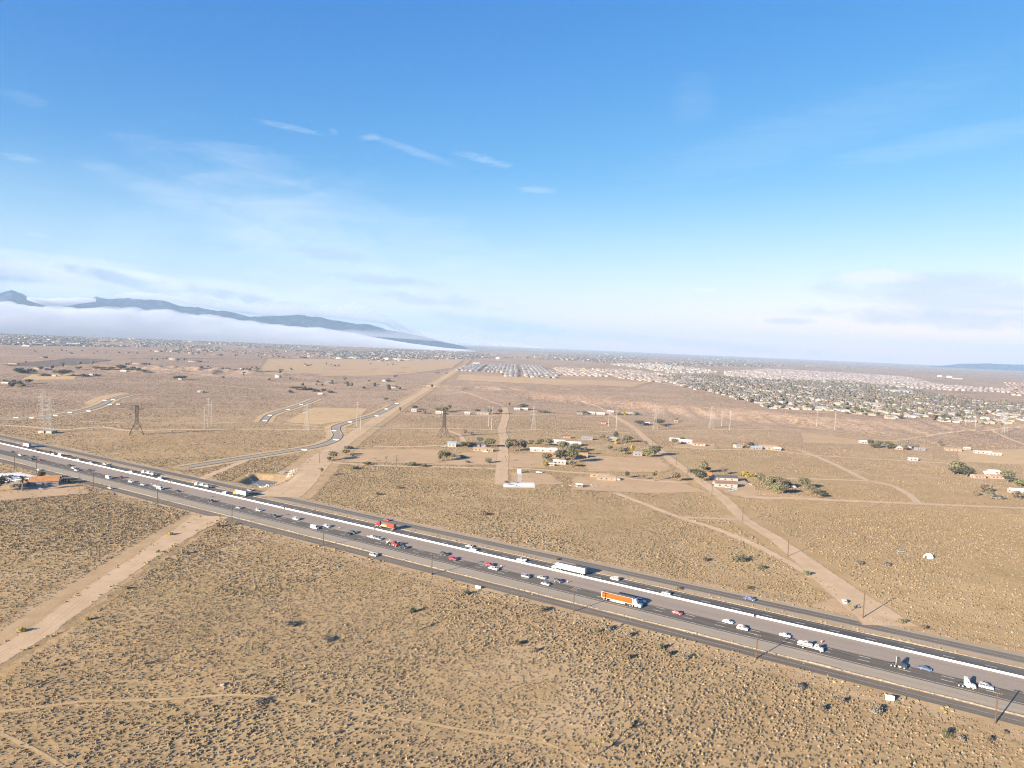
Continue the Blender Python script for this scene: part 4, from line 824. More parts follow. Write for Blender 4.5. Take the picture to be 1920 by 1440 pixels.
HS = [ # px, py (middle of the front), width m, depth m, wall height, rise, wall, roof, turn, label, kind
 (847,838,10,12,4.2,1.4,'white','blue',0,'white barn with a pale blue roof west of the ranch grove','barn'),
 (888,838,14,9,3,1.5,'grey','dark',0,'dark roofed ranch house behind the beige one','house'), (903,838,9,9,3.2,1.8,'lilac','dark',0,'lilac grey house with a dark roof between two trees','house'),
 (900,846,15,8,2.8,1.2,'beige','tan',0,'long beige ranch house with low tan roof','house'), (919.5,847,6,5,2.8,.8,'beige','tan',0,'small beige shed at the end of the long beige ranch house','shed'),
 (1019,848,31,8,3.6,1.0,'white','white',0,'very long low white stable building in the middle ranch','stable'), (1038,847.5,7,6,4.2,.2,'tan','white',0,'open tan shed at the east end of the long white stable','shed'),
 (1046,832,18,10,3.2,1.2,'white','white',0,'white roofed barn behind the dark domed tree','barn'), (1074,836,20,10,3.4,1.3,'white','white',0,'larger white roofed barn behind the middle grove','barn'),
 (1034,857,9,8,3,1.4,'tan','orange',.1,'small house with an orange roof among olive trees','house'), (1049,871,13,7,3.8,.7,'white','white',0,'white mobile home in front of the middle grove','mobile home'),
 (1033,873.5,7,3,2.3,.4,'white','white',0,'low white trailer beside the white mobile home','trailer'), (1091,858,13,9,3.2,1.6,'tan','ochre',0,'ochre roofed shed east of the middle grove','shed'), (1079,852,8,5,2.6,.6,'white','white',0,'small white annexe next to the ochre roofed shed','shed'),
 (1101,825,14,8,3,1.2,'grey','grey',0,'grey house on the track north of the middle grove','house'), (1063,821.5,9,5,2.5,.8,'pink','red',0,'small reddish shed north of the white barns','shed'),
 (1125,895.5,18,5,3,.6,'beige','tan',.0,'long beige mobile home, the one farther back of two','mobile home'), (1138,901,17,7,2.8,1.0,'beige','tan',0,'long beige house in front of a mobile home','house'),
 (1087,914,5,4,2.6,.5,'white','white',.2,'small white trailer standing among junk','trailer'),
 (1148,826,12,8,3,1.2,'grey','blue',0,'blue grey house beside the tall dark tree','house'), (1196,855,10,8,2.8,1.7,'lilac','grey',0,'round shouldered grey house between green trees','house'),
 (1267,828,14,9,3.2,1.2,'white','white',.0,'white house behind the small round tree, far ranch row','house'), (1286,832,15,10,3.4,1.6,'lilac','white',-.3,'lilac house with a white roof in the far ranch row','house'), (1311,836,16,8,2.8,1.0,'white','orange',0,'white house with an orange roof in the far ranch row','house'),
 (1326,896,10,8,3.2,1.5,'tan','orange',0,'orange roofed house behind the two round trees','house'), (1361,902,23,9,3.2,1.7,'white','dark',0,'white house with a wide dark roof','house'), (1362,914,20,10,3.4,1.9,'white','brown',0,'white house with a brown roof by the right dirt road','house'),
 (1386,840,9,8,3.2,1.2,'white','grey',.2,'small white house left of the red roofed one','house'), (1401,837,7,6,3.4,1.4,'beige','red',0,'tiny house with a red roof','house'), (1420,843,13,8,3,1.2,'grey','blue',0,'blue grey house between a red roof and a long beige house','house'), (1443,843,24,11,3.2,1.8,'beige','tan',-.1,'long beige house with two gables, far ranch row','house'), (1458,845,9,7,2.8,1.2,'beige','white',0,'small pale house at the end of the long beige house','house'),
 (1624,832,14,9,3,1.3,'white','white',0,'white house left of the far grove on the right','house'), (1687,843,9,6,2.8,1,'pink','white',0,'small pinkish house in front of the far grove','house'), (1705,843,7,6,2.8,1,'white','white',.3,'small white house below two pale trees','house'), (1727,844.5,12,7,2.6,1,'lilac','grey',0,'low grey house at the end of the far grove','house'),
 (1713,864,11,4,3.2,.4,'steel','white',0,'steel box trailer alone on a track','trailer'), (1789,846,20,8,3,1.1,'beige','tan',-.1,'long beige ranch house on bare sand','house'), (1815,844,7,6,3,1,'white','white',0,'small white house behind the long white trailers','house'),
 (1844,851,22,4.5,3.4,.4,'white','white',-.03,'long white trailer, the one farther back of two','trailer'), (1866,854,17,4.5,3.0,.4,'white','white',-.05,'long white trailer nearer the edge of the photo','trailer'),
 (1838,897,13,7,2.8,1.2,'pink','pink' if 'pink' in ROOFS else 'tan',.1,'pinkish house beside a dark spindly tree','house'), (1856,893,11,8,3,1.6,'beige','white',-.4,'pale tented roof house behind the pinkish ones','house'), (1871,898,14,8,2.8,1.2,'pink','tan',0,'pinkish house between pale roofs and a leafy tree','house'), (1866,889,11,7,3,1.3,'white','white',0,'white house behind the second pinkish house','house'), (1912,926,14,8,3.2,1.4,'white','white',-.1,'white house at the very edge behind a brown bush','house'),
 (776,772,9,8,4.5,1.3,'white','grey',0,'tall white shed at the start of the far row by the broad dirt road','shed'), (824,776,13,6,3,1,'white','white',0,'white mobile home in the far row','mobile home'), (876,777,9,7,3,1,'white','white',0,'small white house midway along the far row','house'), (905,777,20,9,3,1.2,'beige','grey',0,'wide pale house near the end of the far row','house'), (969,769,11,7,3,1,'white','white',0,'white house by the dark far tree','house'), (984,769,11,7,3,1,'white','white',0,'twin white house past the dark far tree','house'),
 (1087,777,10,8,4,1.2,'grey','dark',0,'dark house at the head of the north row','house'), (1109,777,13,8,3.2,1.3,'white','white',0,'white house second in the north row','house'), (1126,778,15,9,3,1.2,'white','white',-.1,'white house third in the north row','house'), (1145,774,12,8,3,1,'lilac','white',0,'pale house behind the steel poles','house'), (1132,795,7,6,2.8,1,'pink','red',0,'lone reddish hut below the north row','hut'), (1183,776,14,9,3,1,'white','grey',0,'house at the end of the north row','house'), (1213,797,10,7,3,1.2,'white','white',0,'white house between two domed trees','house'), (1268,792,6,5,3,1,'beige','tan',0,'tiny lone house right of the domed trees','house'),
 (23,685,24,12,5,1.2,'yellow','tan',0,'yellow hall beside the solar panels','hall'), (38,685,12,9,3.6,1,'white','dark',0,'white house next to the yellow hall','house'), (68,692,14,10,3.2,1.3,'pink','grey',0,'grey roofed house in the far hamlet','house'), (88,694,14,10,3.4,1.3,'white','grey',0,'white house in the far hamlet','house'), (101,706,8,6,2.6,.8,'white','white',0,'white shed beside the big domed tree','shed'), (170,704,9,7,2.8,1,'white','white',0,'white house on the far pale track','house'), (231,697,16,8,3,1.0,'white','white',0,'white long house between far trees below the hills','house'), (8,720,14,9,3,1,'beige','white',0,'pale house at the edge beside dark bushes','house'), (375,736,10,7,2.6,.8,'white','white',0,'white hut alone in the far scrub','hut'), (337,712.5,8,6,2.6,.8,'white','white',0,'white hut beside a lone far tree','hut'), (600,740,10,7,2.6,.8,'white','white',0,'white hut on the track below the dark scrub','hut'),
 (33,915,10,7,2.7,1.0,'beige','tan',.5,'low cream house at the front of the cypress yard','house'), (50,912,10,9,3.0,.3,'yellow','ochre',.5,'flat yellow shed beside the palm','shed'), (82,911,19,12,3.4,2.8,'lilac','orange',.45,'lilac house with a steep orange roof','house'), (101,903,9,7,3,1.0,'beige','ochre',.4,'ochre roofed shed behind the row of cypresses','shed'),
]
HOUSE_XY = []
for (px, py, w, d, h, rise, wl, rf, rz, lab, cat) in HS:
    if rf not in ROOFS: rf = 'tan'
    e = house('ranch_'+cat.replace(' ', '_') if cat in ('house', 'barn') else cat.replace(' ', '_'), w, d, h, rise, wl, rf, 3 if w > 11 else 2, cat == 'mobile home' and False)
    x, y, z = at(px, py); c = Vector((0, d/2, 0)); c.rotate(Matrix.Rotation(rz, 3, 'Z')); e.location = (x+c.x, y+c.y, z); e.rotation_euler = (0,0,rz); tag(e, lab, cat, 'ranch buildings')
    HOUSE_XY.append((x+c.x, y+c.y, max(w, d)*.7+4))
# water tank and far white tanks
def tank(px, py, r, h, lab, grp=None):
    e = empty('water_tank'); MB().tube((0,0,-.3), (0,0,h), r, r, 28).build('shell', paint('tank_white', (.82,.81,.78)), e)
    MB().tube((0,0,h), (0,0,h+.12*r), r*1.01, r*.15, 28).build('roof', paint('tank_white', (.82,.81,.78)), e)
    x, y, z = at(px, py); e.location = (x, y, z); tag(e, lab, 'water tank', grp)
tank(974, 886.5, 2.2, 3.2, 'small white water tank at the head of the narrow white slab')
for px, py, r, h, lab in ((725,674,17,9,'white storage tank in the far plain near long sheds'),(934,673,17,10,'white storage tank beyond the housing estate'),(1762,706.5,17,9,'first of two broad white tanks on the far plain'),(1780,707.5,21,9,'second, wider of two white tanks on the far plain')): tank(px, py, r, h, lab, 'far white storage tanks')
# white dome in the scrub
e = empty('dome_tent'); b = MB(); pts = []; 
for i in range(7):
    t = math.pi/2*i/6
    for k in range(16): a = 2*math.pi*k/16; pts.append((3.2*math.cos(a)*math.cos(t), 2.6*math.sin(a)*math.cos(t), 2.9*math.sin(t)))
b.add(pts, [(i*16+k, i*16+(k+1) % 16, (i+1)*16+(k+1) % 16, (i+1)*16+k) for i in range(6) for k in range(16)])
b.build('canopy', M('white_canvas', (.80,.81,.84), .7, .08, .4), e, smooth=True); MB().box((-3.0, -.6, .8), (.5, 1.3, 1.6)).build('doorway', M('dark_cloth', (.05,.05,.05)), e)
x, y, z = at(1741, 1046); e.location = (x, y, z); e.rotation_euler = (0,0,.3); tag(e, 'white dome tent standing alone in the open scrub', 'tent')
def junk(px, py, n, spread, seed, lab, cols=((.26,.22,.18), (.08,.07,.06), (.38,.36,.33))):
    rr_ = random.Random(seed); b = MB()
    for i in range(n):
        b.cur = i % len(cols); s = .4+rr_.random()*1.1; s *= .7; b.box(((rr_.random()*2-1)*spread, (rr_.random()*2-1)*spread*.6, s*.3), (s*1.3, s, s*.7), rr_.random()*3)
    o = b.build('junk_pile', [M('junk_%d_%d' % (seed, i), c, .85, .3) for i, c in enumerate(cols)]); x, y, z = at(px, py); o.location = (x, y, z); tag(o, lab, 'junk pile', 'heaps of junk')
for a in ((1757,1043,9,3.5,1,'dark heap of junk beside the white dome tent'),(415,1284,4,.5,2,'pale dumped heap beside a joshua tree near the footpath'),(630,1376,5,.9,4,'dark dumped heap below the footpath',((.05,.05,.055),(.09,.08,.07),(.16,.15,.14))),(1065,912,12,7,5,'junk strewn west of the small white trailer'),(1125,912,16,8,7,'junk strewn in front of the long beige house'),(1234,850,6,4,8,'pale rubble beside the dark round tree'),(1093,743,5,5,9,'pale rubble on the slope north of the far row'),(590,735,12,14,10,'junk among dark scrub beyond the short street'),(700,864,8,6,11,'junk under the far palm in the bare yard'),(1850,700,5,12,12,'pale sheds scattered past the far tanks'),(860,777,9,8,3,'junk and vehicles midway along the far row')): junk(*a)
# solar panels on the plain
e = empty('solar_array'); q = ats([(4,686),(150,686),(207,676),(20,676)]); x0 = min(p[0] for p in q); x1 = max(p[0] for p in q); y0 = min(p[1] for p in q); y1 = max(p[1] for p in q)
b = MB(); yy = y0
while yy < y1:
    f = (yy-y0)/(y1-y0); a = q[0][0]*(1-f)+q[3][0]*f; c = q[1][0]*(1-f)+q[2][0]*f; z = h1((a+c)/2, yy)
    b.add([(a,yy,z+.8),(c,yy,z+.8),(c,yy+3.6,z+2.4),(a,yy+3.6,z+2.4),(a,yy,z+.7),(c,yy,z+.7),(c,yy+3.6,z+2.3),(a,yy+3.6,z+2.3)], [(0,1,2,3),(7,6,5,4),(0,4,5,1),(1,5,6,2),(2,6,7,3),(3,7,4,0)]); yy += 8.5
o = b.build('panel_rows', M('solar_panel', (.085,.072,.068), .8, .3, .1, 0, .05), e); tag(e, 'dark field of solar panel rows on the far plain', 'solar array')
# ================================================================== TREES
CROWN = dict(olive=(.150,.142,.085), dark=(.085,.090,.062), brown=(.165,.128,.095), yellow=(.34,.27,.06), grey=(.20,.178,.15), green=(.155,.160,.08), pale=(.23,.215,.145), joshua=(.24,.23,.09))
def crownmat(k): return M('leaves_'+k, tuple(v*.78 for v in CROWN[k]), .9, .45, 1.3, 0, .1, inst=.15)
M_BARK = M('tree_bark', (.15,.11,.08), .95, .3, 2)
def leaf_crown(rx, rz, zc, n, seed, size, lobes=6, flat_=.9):
    rr_ = np.random.RandomState(seed); L = []
    for i in range(lobes):
        a = rr_.rand()*6.28; k = .35+.35*rr_.rand(); L.append((math.cos(a)*rx*.5*rr_.rand()**.5, math.sin(a)*rx*.5*rr_.rand()**.5, zc+(rr_.rand()*1.3-.6)*rz*.55, rx*k*1.15, rz*k))
    b = MB()
    for i in range(n):
        c = L[rr_.randint(len(L))]; d = rr_.randn(3); d /= np.linalg.norm(d); r = rr_.rand()**.35
        p = np.array([c[0]+d[0]*c[3]*r, c[1]+d[1]*c[3]*r, c[2]+d[2]*c[4]*r]); u = rr_.randn(3); u -= d*(u@d)*.75; u /= np.linalg.norm(u); w = np.cross(d+rr_.randn(3)*.5, u); w /= np.linalg.norm(w)
        s = size*(.6+.8*rr_.rand()); b.add([p-u*s-w*s*.5, p+u*s*.8-w*s*.7, p+u*s+w*s*.6, p-u*s*.7+w*s*.7], [(0,1,2,3)])
    return b
def make_tree(kind, var):
    """unit tree: 8 m tall, 7 m wide"""
    e = empty({'cypress': 'cypress_tree', 'palm': 'palm_tree', 'bush': 'desert_bush'}.get(var, 'leafy_tree' if kind not in ('brown', 'grey') else 'bare_tree')); rr_ = random.Random(hash((kind, var)) % 1000 if False else len(TREEP)*7+3)
    t = MB()
    if var == 'bush':
        for i in range(5): a = rr_.random()*6.28; t.tube((0,0,-.1), (math.cos(a)*.7, math.sin(a)*.7, 1.0), .06, .03, 5)
        c = leaf_crown(1.5, 1.1, .75, 420 if kind != 'brown' else 300, rr_.randint(0, 999), .145, 7)
    elif var == 'cypress':
        t.tube((0,0,-.2), (0,0,1.2), .18, .14, 6); c = MB(); q = np.random.RandomState(3)
        for i in range(160):
            z = .5+7.4*q.rand(); r = 1.0*math.sin(min(1, (8.1-z)/5)*1.5)*q.rand()**.4; a = q.rand()*6.28; s = .25+.2*q.rand(); p = np.array([r*math.cos(a), r*math.sin(a), z]); u = np.array([-math.sin(a), math.cos(a), q.randn()*.3]); w = np.array([q.randn()*.2, q.randn()*.2, 1.3])
            c.add([p-u*s-w*s, p+u*s-w*s, p+u*s*.5+w*s, p-u*s*.5+w*s], [(0,1,2,3)])
    elif var == 'palm':
        t.tube((0,0,-.2), (.1,0,6.6), .28, .2, 8); c = MB(); q = random.Random(5)
        for i in range(34):
            a = q.random()*6.28; el = q.random()*1.9-.9; L = 1.5+.5*q.random(); p0 = Vector((.1,0,6.6)); d = Vector((math.cos(a)*math.cos(el), math.sin(a)*math.cos(el), math.sin(el))); p1 = p0+d*L; p2 = p1+(d*.6+Vector((0,0,-.6)))*.8; s = d.cross(Vector((0,0,1))).normalized()*.28
            c.add([p0-s*.3, p0+s*.3, p1+s, p1-s, p2+s*.3, p2-s*.3], [(0,1,2,3),(3,2,4,5)])
    else:
        n = {'round': 1000, 'spread': 900, 'tall': 900, 'thin': 380}[var]; h0 = {'round': 1.5, 'spread': 2.2, 'tall': 2.0, 'thin': 2.2}[var]
        t.tube((0,0,-.3), (.15,.1,h0), .32, .22, 8); rz = {'round': 3.2, 'spread': 2.6, 'tall': 3.6, 'thin': 3.3}[var]; rx = {'round': 3.5, 'spread': 4.0, 'tall': 2.6, 'thin': 3.2}[var]
        for i in range(6):
            a = 6.28*i/6+rr_.random()*.6; q = (math.cos(a)*rx*.55, math.sin(a)*rx*.55, h0+1.4+2.2*rr_.random()); t.tube((.15,.1,h0-.1), q, .16, .06, 5); t.tube(q, (q[0]*1.4, q[1]*1.4, q[2]+1.1), .06, .02, 4)
        c = leaf_crown(rx, rz, 4.7, n, rr_.randint(0, 999), .31 if var != 'thin' else .26, 9 if var != 'tall' else 7)
    t.build('trunk', M_BARK, e); c.build('crown', crownmat(kind), e); return e
TREEP = {}; TREE_XY = []
def tree(px, py, hp, wp, kind, var, lab, grp, cat=None):
    k = (kind, var)
    if k not in TREEP: TREEP[k] = make_tree(kind, var); register(TREEP[k]); e = TREEP[k]
    else: e = dup(TREEP[k])
    x, y, z = at(px, py); s = mpp(x, y, z); H0, W0 = {'bush': (1.75, 3.3), 'cypress': (8, 2.0), 'palm': (8, 3.6)}.get(var, (8, 7))
    e.location = (x, y, z); e.scale = (wp*s/W0, wp*s/W0, hp*s/H0); e.rotation_euler = (0,0,random.random()*6.28)
    tag(e, lab, cat or ('bush' if var == 'bush' else 'tree'), grp); TREE_XY.append((x, y, wp*s*.5))
KW = dict(olive='olive green', dark='dark green', brown='brown leafless', yellow='yellow leaved', grey='grey bare', green='bright green', pale='pale green')
VW = dict(round='round', spread='wide', tall='tall', thin='thin', bush='low', cypress='columnar', palm='palm')
def ordinal(i, n): return ['leftmost', 'second from the left', 'third from the left', 'fourth from the left', 'fifth from the left', 'sixth from the left', 'seventh from the left', 'eighth from the left', 'ninth from the left', 'tenth from the left', 'eleventh from the left', 'twelfth from the left'][i] if i < n-1 or n == 1 else 'rightmost'
GROVES = [
 ('in the grove behind the beige ranch house', [(868,839,9,9,'dark','round'),(877,839,9,9,'olive','round'),(884,838,8,10,'dark','spread'),(899,831,10,10,'olive','round'),(913,838,12,11,'green','round'),(921,839,14,13,'olive','round')]),
 ('in the yard west of the north track', [(826,865,17,13,'olive','tall'),(837,862,15,15,'green','round'),(917,868,9,12,'olive','bush'),(848,856,5,10,'grey','bush'),(868,858,5,13,'grey','bush'),(877,868,4,9,'brown','bush')]),
 ('on the scrub east of the faded lattice tower', [(872,812,6,9,'brown','bush'),(882,815,4,8,'brown','bush')]),
 ('in the brown grove by the north track', [(953,846,20,15,'olive','tall'),(965,846,19,15,'brown','round'),(974,846,18,13,'brown','round'),(982,845,16,11,'brown','tall')]),
 ('behind the long white stable', [(996,833,7,8,'olive','round'),(1013,836,12,11,'olive','round'),(1029,837,12,14,'olive','round'),(984,833,6,9,'pale','spread')]),
 ('in the big grove of the middle ranch', [(1025,866,15,13,'olive','spread'),(1022,873,8,9,'yellow','bush'),(1032,868,8,9,'olive','round'),(1050,863,17,16,'dark','round'),(1060,862,17,15,'dark','round'),(1057,845,15,17,'olive','round'),(1068,850,13,13,'olive','round'),(1080,846,13,13,'olive','spread'),(1073,868,22,17,'olive','round'),(1072,875,10,14,'grey','spread'),(1098,853,14,8,'dark','tall'),(1085,852,9,9,'olive','round')]),
 ('by the blue grey house and tall steel poles', [(1155,825,15,9,'dark','tall'),(1177,829,11,12,'olive','spread'),(1156,832,8,8,'yellow','bush'),(1140,829,7,9,'pale','spread'),(1168,830,8,8,'pale','round'),(1131,824,5,6,'brown','round'),(1128,826,11,12,'pale','thin')]),
 ('in the row behind the big bare field', [(1144,845,8,8,'olive','round'),(1165,852,12,12,'olive','spread'),(1175,852,12,10,'brown','round'),(1185,853,15,12,'yellow','tall'),(1213,857,13,15,'green','round'),(1228,855,18,15,'dark','round')]),
 ('around the long beige house', [(1176,896,11,9,'dark','tall'),(1207,899,8,7,'brown','thin'),(1268,903,15,14,'brown','round'),(1209,843,13,7,'brown','palm')]),
 ('beside the far white houses', [(1265,834,10,9,'olive','round'),(1279,829,8,7,'dark','round'),(1407,839,9,10,'dark','round'),(1377,835,5,8,'olive','bush'),(1396,839,6,7,'olive','bush')]),
 ('by the ranch on the right dirt road', [(1303,894,14,18,'dark','spread'),(1319,888,20,16,'olive','tall'),(1314,903,18,18,'dark','round'),(1327,885,8,8,'olive','round'),(1357,890,12,14,'grey','thin'),(1404,893,7,24,'yellow','bush')]),
 ('in the big isolated grove', [(1426,908,18,14,'olive','tall'),(1437,918,20,15,'olive','round'),(1450,914,18,18,'olive','round'),(1462,918,18,16,'brown','round'),(1470,915,16,15,'olive','spread'),(1457,927,20,15,'green','round'),(1468,927,18,15,'olive','round'),(1478,913,8,12,'brown','spread')]),
 ('in the loose row past the isolated grove', [(1507,917,19,15,'olive','spread'),(1519,926,14,14,'olive','round'),(1529,929,12,13,'olive','spread'),(1540,932,9,13,'dark','spread')]),
 ('in the far grove on the right', [(1632,837,12,9,'dark','round'),(1637,840,8,12,'olive','spread'),(1648,840,12,12,'olive','round'),(1662,842,13,11,'olive','round'),(1674,842,9,12,'green','round'),(1687,839,13,9,'pale','thin'),(1704,841,13,12,'grey','tall'),(1716,842,9,9,'grey','round'),(1698,844,7,10,'brown','round'),(1762,836,9,9,'brown','thin')]),
 ('beside the pinkish houses on the right', [(1788,890,12,13,'dark','spread'),(1797,890,22,20,'olive','round'),(1812,894,17,18,'dark','round'),(1890,905,19,19,'olive','round'),(1914,913,12,20,'green','round'),(1846,922,13,23,'brown','bush'),(1831,929,8,11,'brown','bush'),(1855,927,7,11,'green','bush'),(1908,935,12,22,'brown','bush'),(1870,935,7,26,'grey','bush')]),
 ('along the far row by the graded road', [(778,768,7,9,'dark','round'),(795,775,6,8,'grey','bush'),(821,771,6,10,'olive','spread'),(832,773,9,12,'olive','spread'),(843,771,12,9,'olive','thin'),(895,774,6,8,'dark','round'),(918,776,9,9,'dark','round'),(938,776,8,7,'dark','round')]),
 ('around the north row of houses', [(955,762,7,4,'dark','tall'),(981,768,10,12,'dark','spread'),(1016,773,4,22,'grey','bush'),(1095,777,6,9,'olive','spread'),(1160,778,5,9,'olive','bush'),(1172,778,5,10,'yellow','bush'),(1190,778,5,12,'olive','bush'),(1199,798,9,13,'dark','round'),(1236,797,10,15,'dark','round'),(1244,799,4,15,'brown','bush'),(1268,790,6,5,'olive','round')]),
 ('on the scrub by the graded road', [(730,732,6,5,'dark','spread'),(810,728,7,5,'dark','tall'),(724,752,6,6,'dark','spread'),(750,772,7,5,'brown','tall'),(667,880,5,16,'olive','bush'),(690,872,5,17,'olive','bush'),(625,862,13,14,'olive','round'),(618,864,7,9,'olive','bush'),(648,853,9,12,'olive','spread'),(660,856,6,9,'grey','bush'),(770,873,6,17,'olive','bush'),(792,875,5,14,'olive','bush'),(653,842,5,18,'brown','bush')]),
 ('in the far hamlet by the yellow hall', [(33,700,9,10,'dark','round'),(45,699,7,22,'dark','bush'),(60,697,6,12,'dark','bush'),(98,693,7,6,'dark','tall'),(115,704,9,24,'olive','round'),(84,705,4,18,'dark','bush'),(75,694,6,9,'olive','round'),(118,691,9,4,'brown','tall'),(137,705,3,9,'dark','bush'),(160,706,4,16,'dark','bush'),(182,705,3,14,'dark','bush'),(180,694,6,9,'olive','round'),(190,694,6,12,'dark','spread'),(147,693,5,9,'olive','round')]),
 ('below the eroded hills', [(210,694,5,10,'olive','round'),(227,694,9,14,'dark','round'),(238,695,5,8,'olive','round'),(249,696,8,8,'dark','round'),(258,697,7,9,'dark','spread'),(268,698,4,7,'olive','round'),(327,712,6,8,'olive','round'),(340,712,7,14,'dark','round'),(380,736,3,8,'dark','bush')]),
 ('at the edge below the pale far yard', [(12,718,5,13,'dark','bush'),(33,720,6,13,'dark','bush'),(22,728,9,7,'dark','round'),(52,719,7,11,'olive','round'),(40,725,5,11,'olive','bush'),(24,718,5,8,'olive','round')]),
 ('in the dark scrub past the short street', [(545,736,4,9,'dark','bush'),(556,731,6,16,'dark','spread'),(568,730,5,14,'brown','bush'),(580,731,4,14,'dark','bush'),(592,734,4,14,'dark','bush'),(605,733,4,12,'brown','bush'),(620,736,3,12,'dark','bush')]),
 ('in the yard of the orange roofed house', [(78,897,12,11,'dark','round'),(42,921,22,13,'dark','palm'),(-4,921,24,24,'dark','round'),(86,905,5,4,'dark','cypress')]),
]
for name, lst in GROVES:
    cnt = {}
    for t in lst: cnt.setdefault((t[4], t[5]), []).append(t)
    for (kd, vr), ts in cnt.items():
        ts.sort(key=lambda t: t[0])
        for i, (px, py, hp, wp, kd_, vr_) in enumerate(ts):
            base = ' '.join(w for w in (VW[vr], KW[kd], 'bush' if vr == 'bush' else ('tree' if vr != 'palm' else '')) if w)
            tree(px, py, hp*1.28, wp*1.48, kd, vr, (ordinal(i, len(ts))+' '+base if len(ts) > 1 else base)+' '+name, 'trees '+name)
cy = [(109,901),(113,902),(116,903),(119,903.5),(123,904),(128,905.5),(130,906),(133,907),(136,907.5)]
for i, (px, py) in enumerate(cy): tree(px, py, 7.5 if i < 5 else 8.5, 2.4, 'dark', 'cypress', 'columnar dark cypress, %s in the row beside the near frontage road' % ordinal(i, len(cy)), 'row of cypresses')
BUSH = [(42,1184,9,19,'yellow','large yellow bush beside the near dirt road'),(163,1163,9,11,'yellow','small yellow bush across the near dirt road from a larger one'),(320,1003,7,14,'yellow','yellow bush on the verge where the near dirt road widens'),(296,1036,6,8,'olive','small bush on the verge midway up the near dirt road'),(352,1038,7,13,'olive','bush on the far verge of the near dirt road'),(240,1104,6,14,'olive','low bush at the right edge of the near dirt road'),(410,988,9,17,'brown','brown bush at the corner of the dirt road and frontage road'),(440,984,6,11,'yellow','yellow bush at the foot of the corner pole'),(874,1114,11,15,'dark','dark green bush near the small white sign'),(774,1148,11,16,'dark','dark green bush alone in the near scrub'),(1015,1146,11,20,'olive','wispy bush left of the pole with the longest shadow'),(968,1210,11,19,'brown','dark brown bush far from the road in mid scrub'),(1003,1222,10,14,'brown','brown bush beside a darker one in mid scrub'),(1140,1182,12,22,'grey','grey bush near the frontage road under the orange truck'),(1120,1185,9,14,'olive','olive bush beside a grey bush under the orange truck'),(1178,1193,11,18,'grey','grey bush right of the olive bush'),(1238,1216,11,20,'olive','olive bush near the verge ahead of the orange truck'),(1254,1230,11,19,'brown','brown bush just below the olive one near the verge'),(1180,1236,11,16,'brown','brown bush alone on open sand'),(1285,1235,10,22,'grey','grey thicket below the verge'),(1500,1292,12,24,'grey','grey bush above the larger white sign'),(1540,1334,14,17,'brown','round dark brown bush below the larger white sign'),(1577,1318,13,18,'brown','round brown bush left of the larger white sign'),(1642,1338,17,28,'grey','wide grey brown bush right below the larger white sign'),(1776,1385,19,23,'olive','tall olive brown bush near the last pole'),(1802,1390,13,19,'grey','grey bush right of the tall olive brown one'),(1853,1392,13,20,'brown','dark brown bush below the last pole'),(1884,1377,8,15,'brown','low brown bush near the verge at the edge'),(1388,1052,12,31,'dark','broad dark thicket on the scrub beyond the freeway'),(1320,1052,9,18,'brown','brown bush beyond the freeway, left of the dark thicket'),(1425,1066,8,20,'olive','low olive bush right of the dark thicket'),(1512,1078,10,19,'olive','olive bush beside the right dirt road'),(1406,1105,7,18,'olive','olive bush just above the navy pickup'),(1045,1050,5,13,'brown','brown bush on the berm above the white semi cab'),(1272,1105,5,17,'brown','brown bush on the berm beyond the white semi'),(805,1370,0,0,'olive',''),(708,928,5,18,'brown','low brown bush in the scrub above the red container'),(910,965,7,24,'brown','low brown bush in the scrub below the slab'),(748,916,6,14,'brown','round brown bush in the scrub midway to the bare yard'),(1663,1060,8,21,'grey','grey bush left of the white dome tent'),(1610,1058,9,20,'grey','grey bush right of the right dirt road'),(1690,1168,10,20,'olive','olive bush right of the mouth of the right dirt road'),(1735,1180,8,20,'brown','brown bush along the fence line past the dirt road mouth'),(545,1172,8,33,'grey','wide grey thicket in the near scrub'),(615,1201,8,28,'grey','grey thicket right of a wider one in the near scrub'),(490,1318,8,34,'grey','broad dark thicket touching the footpath')]
for px, py, hp, wp, kd, lab in BUSH:
    if hp: tree(px, py, hp, wp, kd, 'bush', lab, 'larger bushes in the scrub')
# joshua trees
def joshua(var):
    rr_ = random.Random(var*31+5); e = empty('joshua_tree'); t = MB(); c = MB(); heads = []
    h = 2.0; t.tube((0,0,-.2), (.05,.05,h), .24, .18, 8)
    for i in range(3+var*2):
        a = rr_.random()*6.28; L = .7+rr_.random()*.8; b0 = (.05,.05,h-.3*rr_.random()); p = (math.cos(a)*L, math.sin(a)*L, h+.4+rr_.random()*1.5); t.tube(b0, p, .14, .11, 6); heads.append(p)
        if rr_.random() < .6: q = (p[0]+rr_.uniform(-.7,.7), p[1]+rr_.uniform(-.7,.7), p[2]+.3+.5*rr_.random()); t.tube(p, q, .1, .09, 5); heads.append(q)
    for p in heads:
        for k in range(26):
            d = Vector((rr_.gauss(0,1), rr_.gauss(0,1), rr_.gauss(.35,.8))).normalized(); P = Vector(p); s = d.orthogonal().normalized()*.075
            c.add([P-s, P+s, P+d*.52], [(0,1,2)]); s2 = d.cross(s).normalized()*.075; c.add([P-s2, P+s2, P+d*.5], [(0,1,2)])
    t.build('trunk', M_BARK, e); c.build('crown', crownmat('joshua'), e); register(e); return e
JP = [None, None, None]
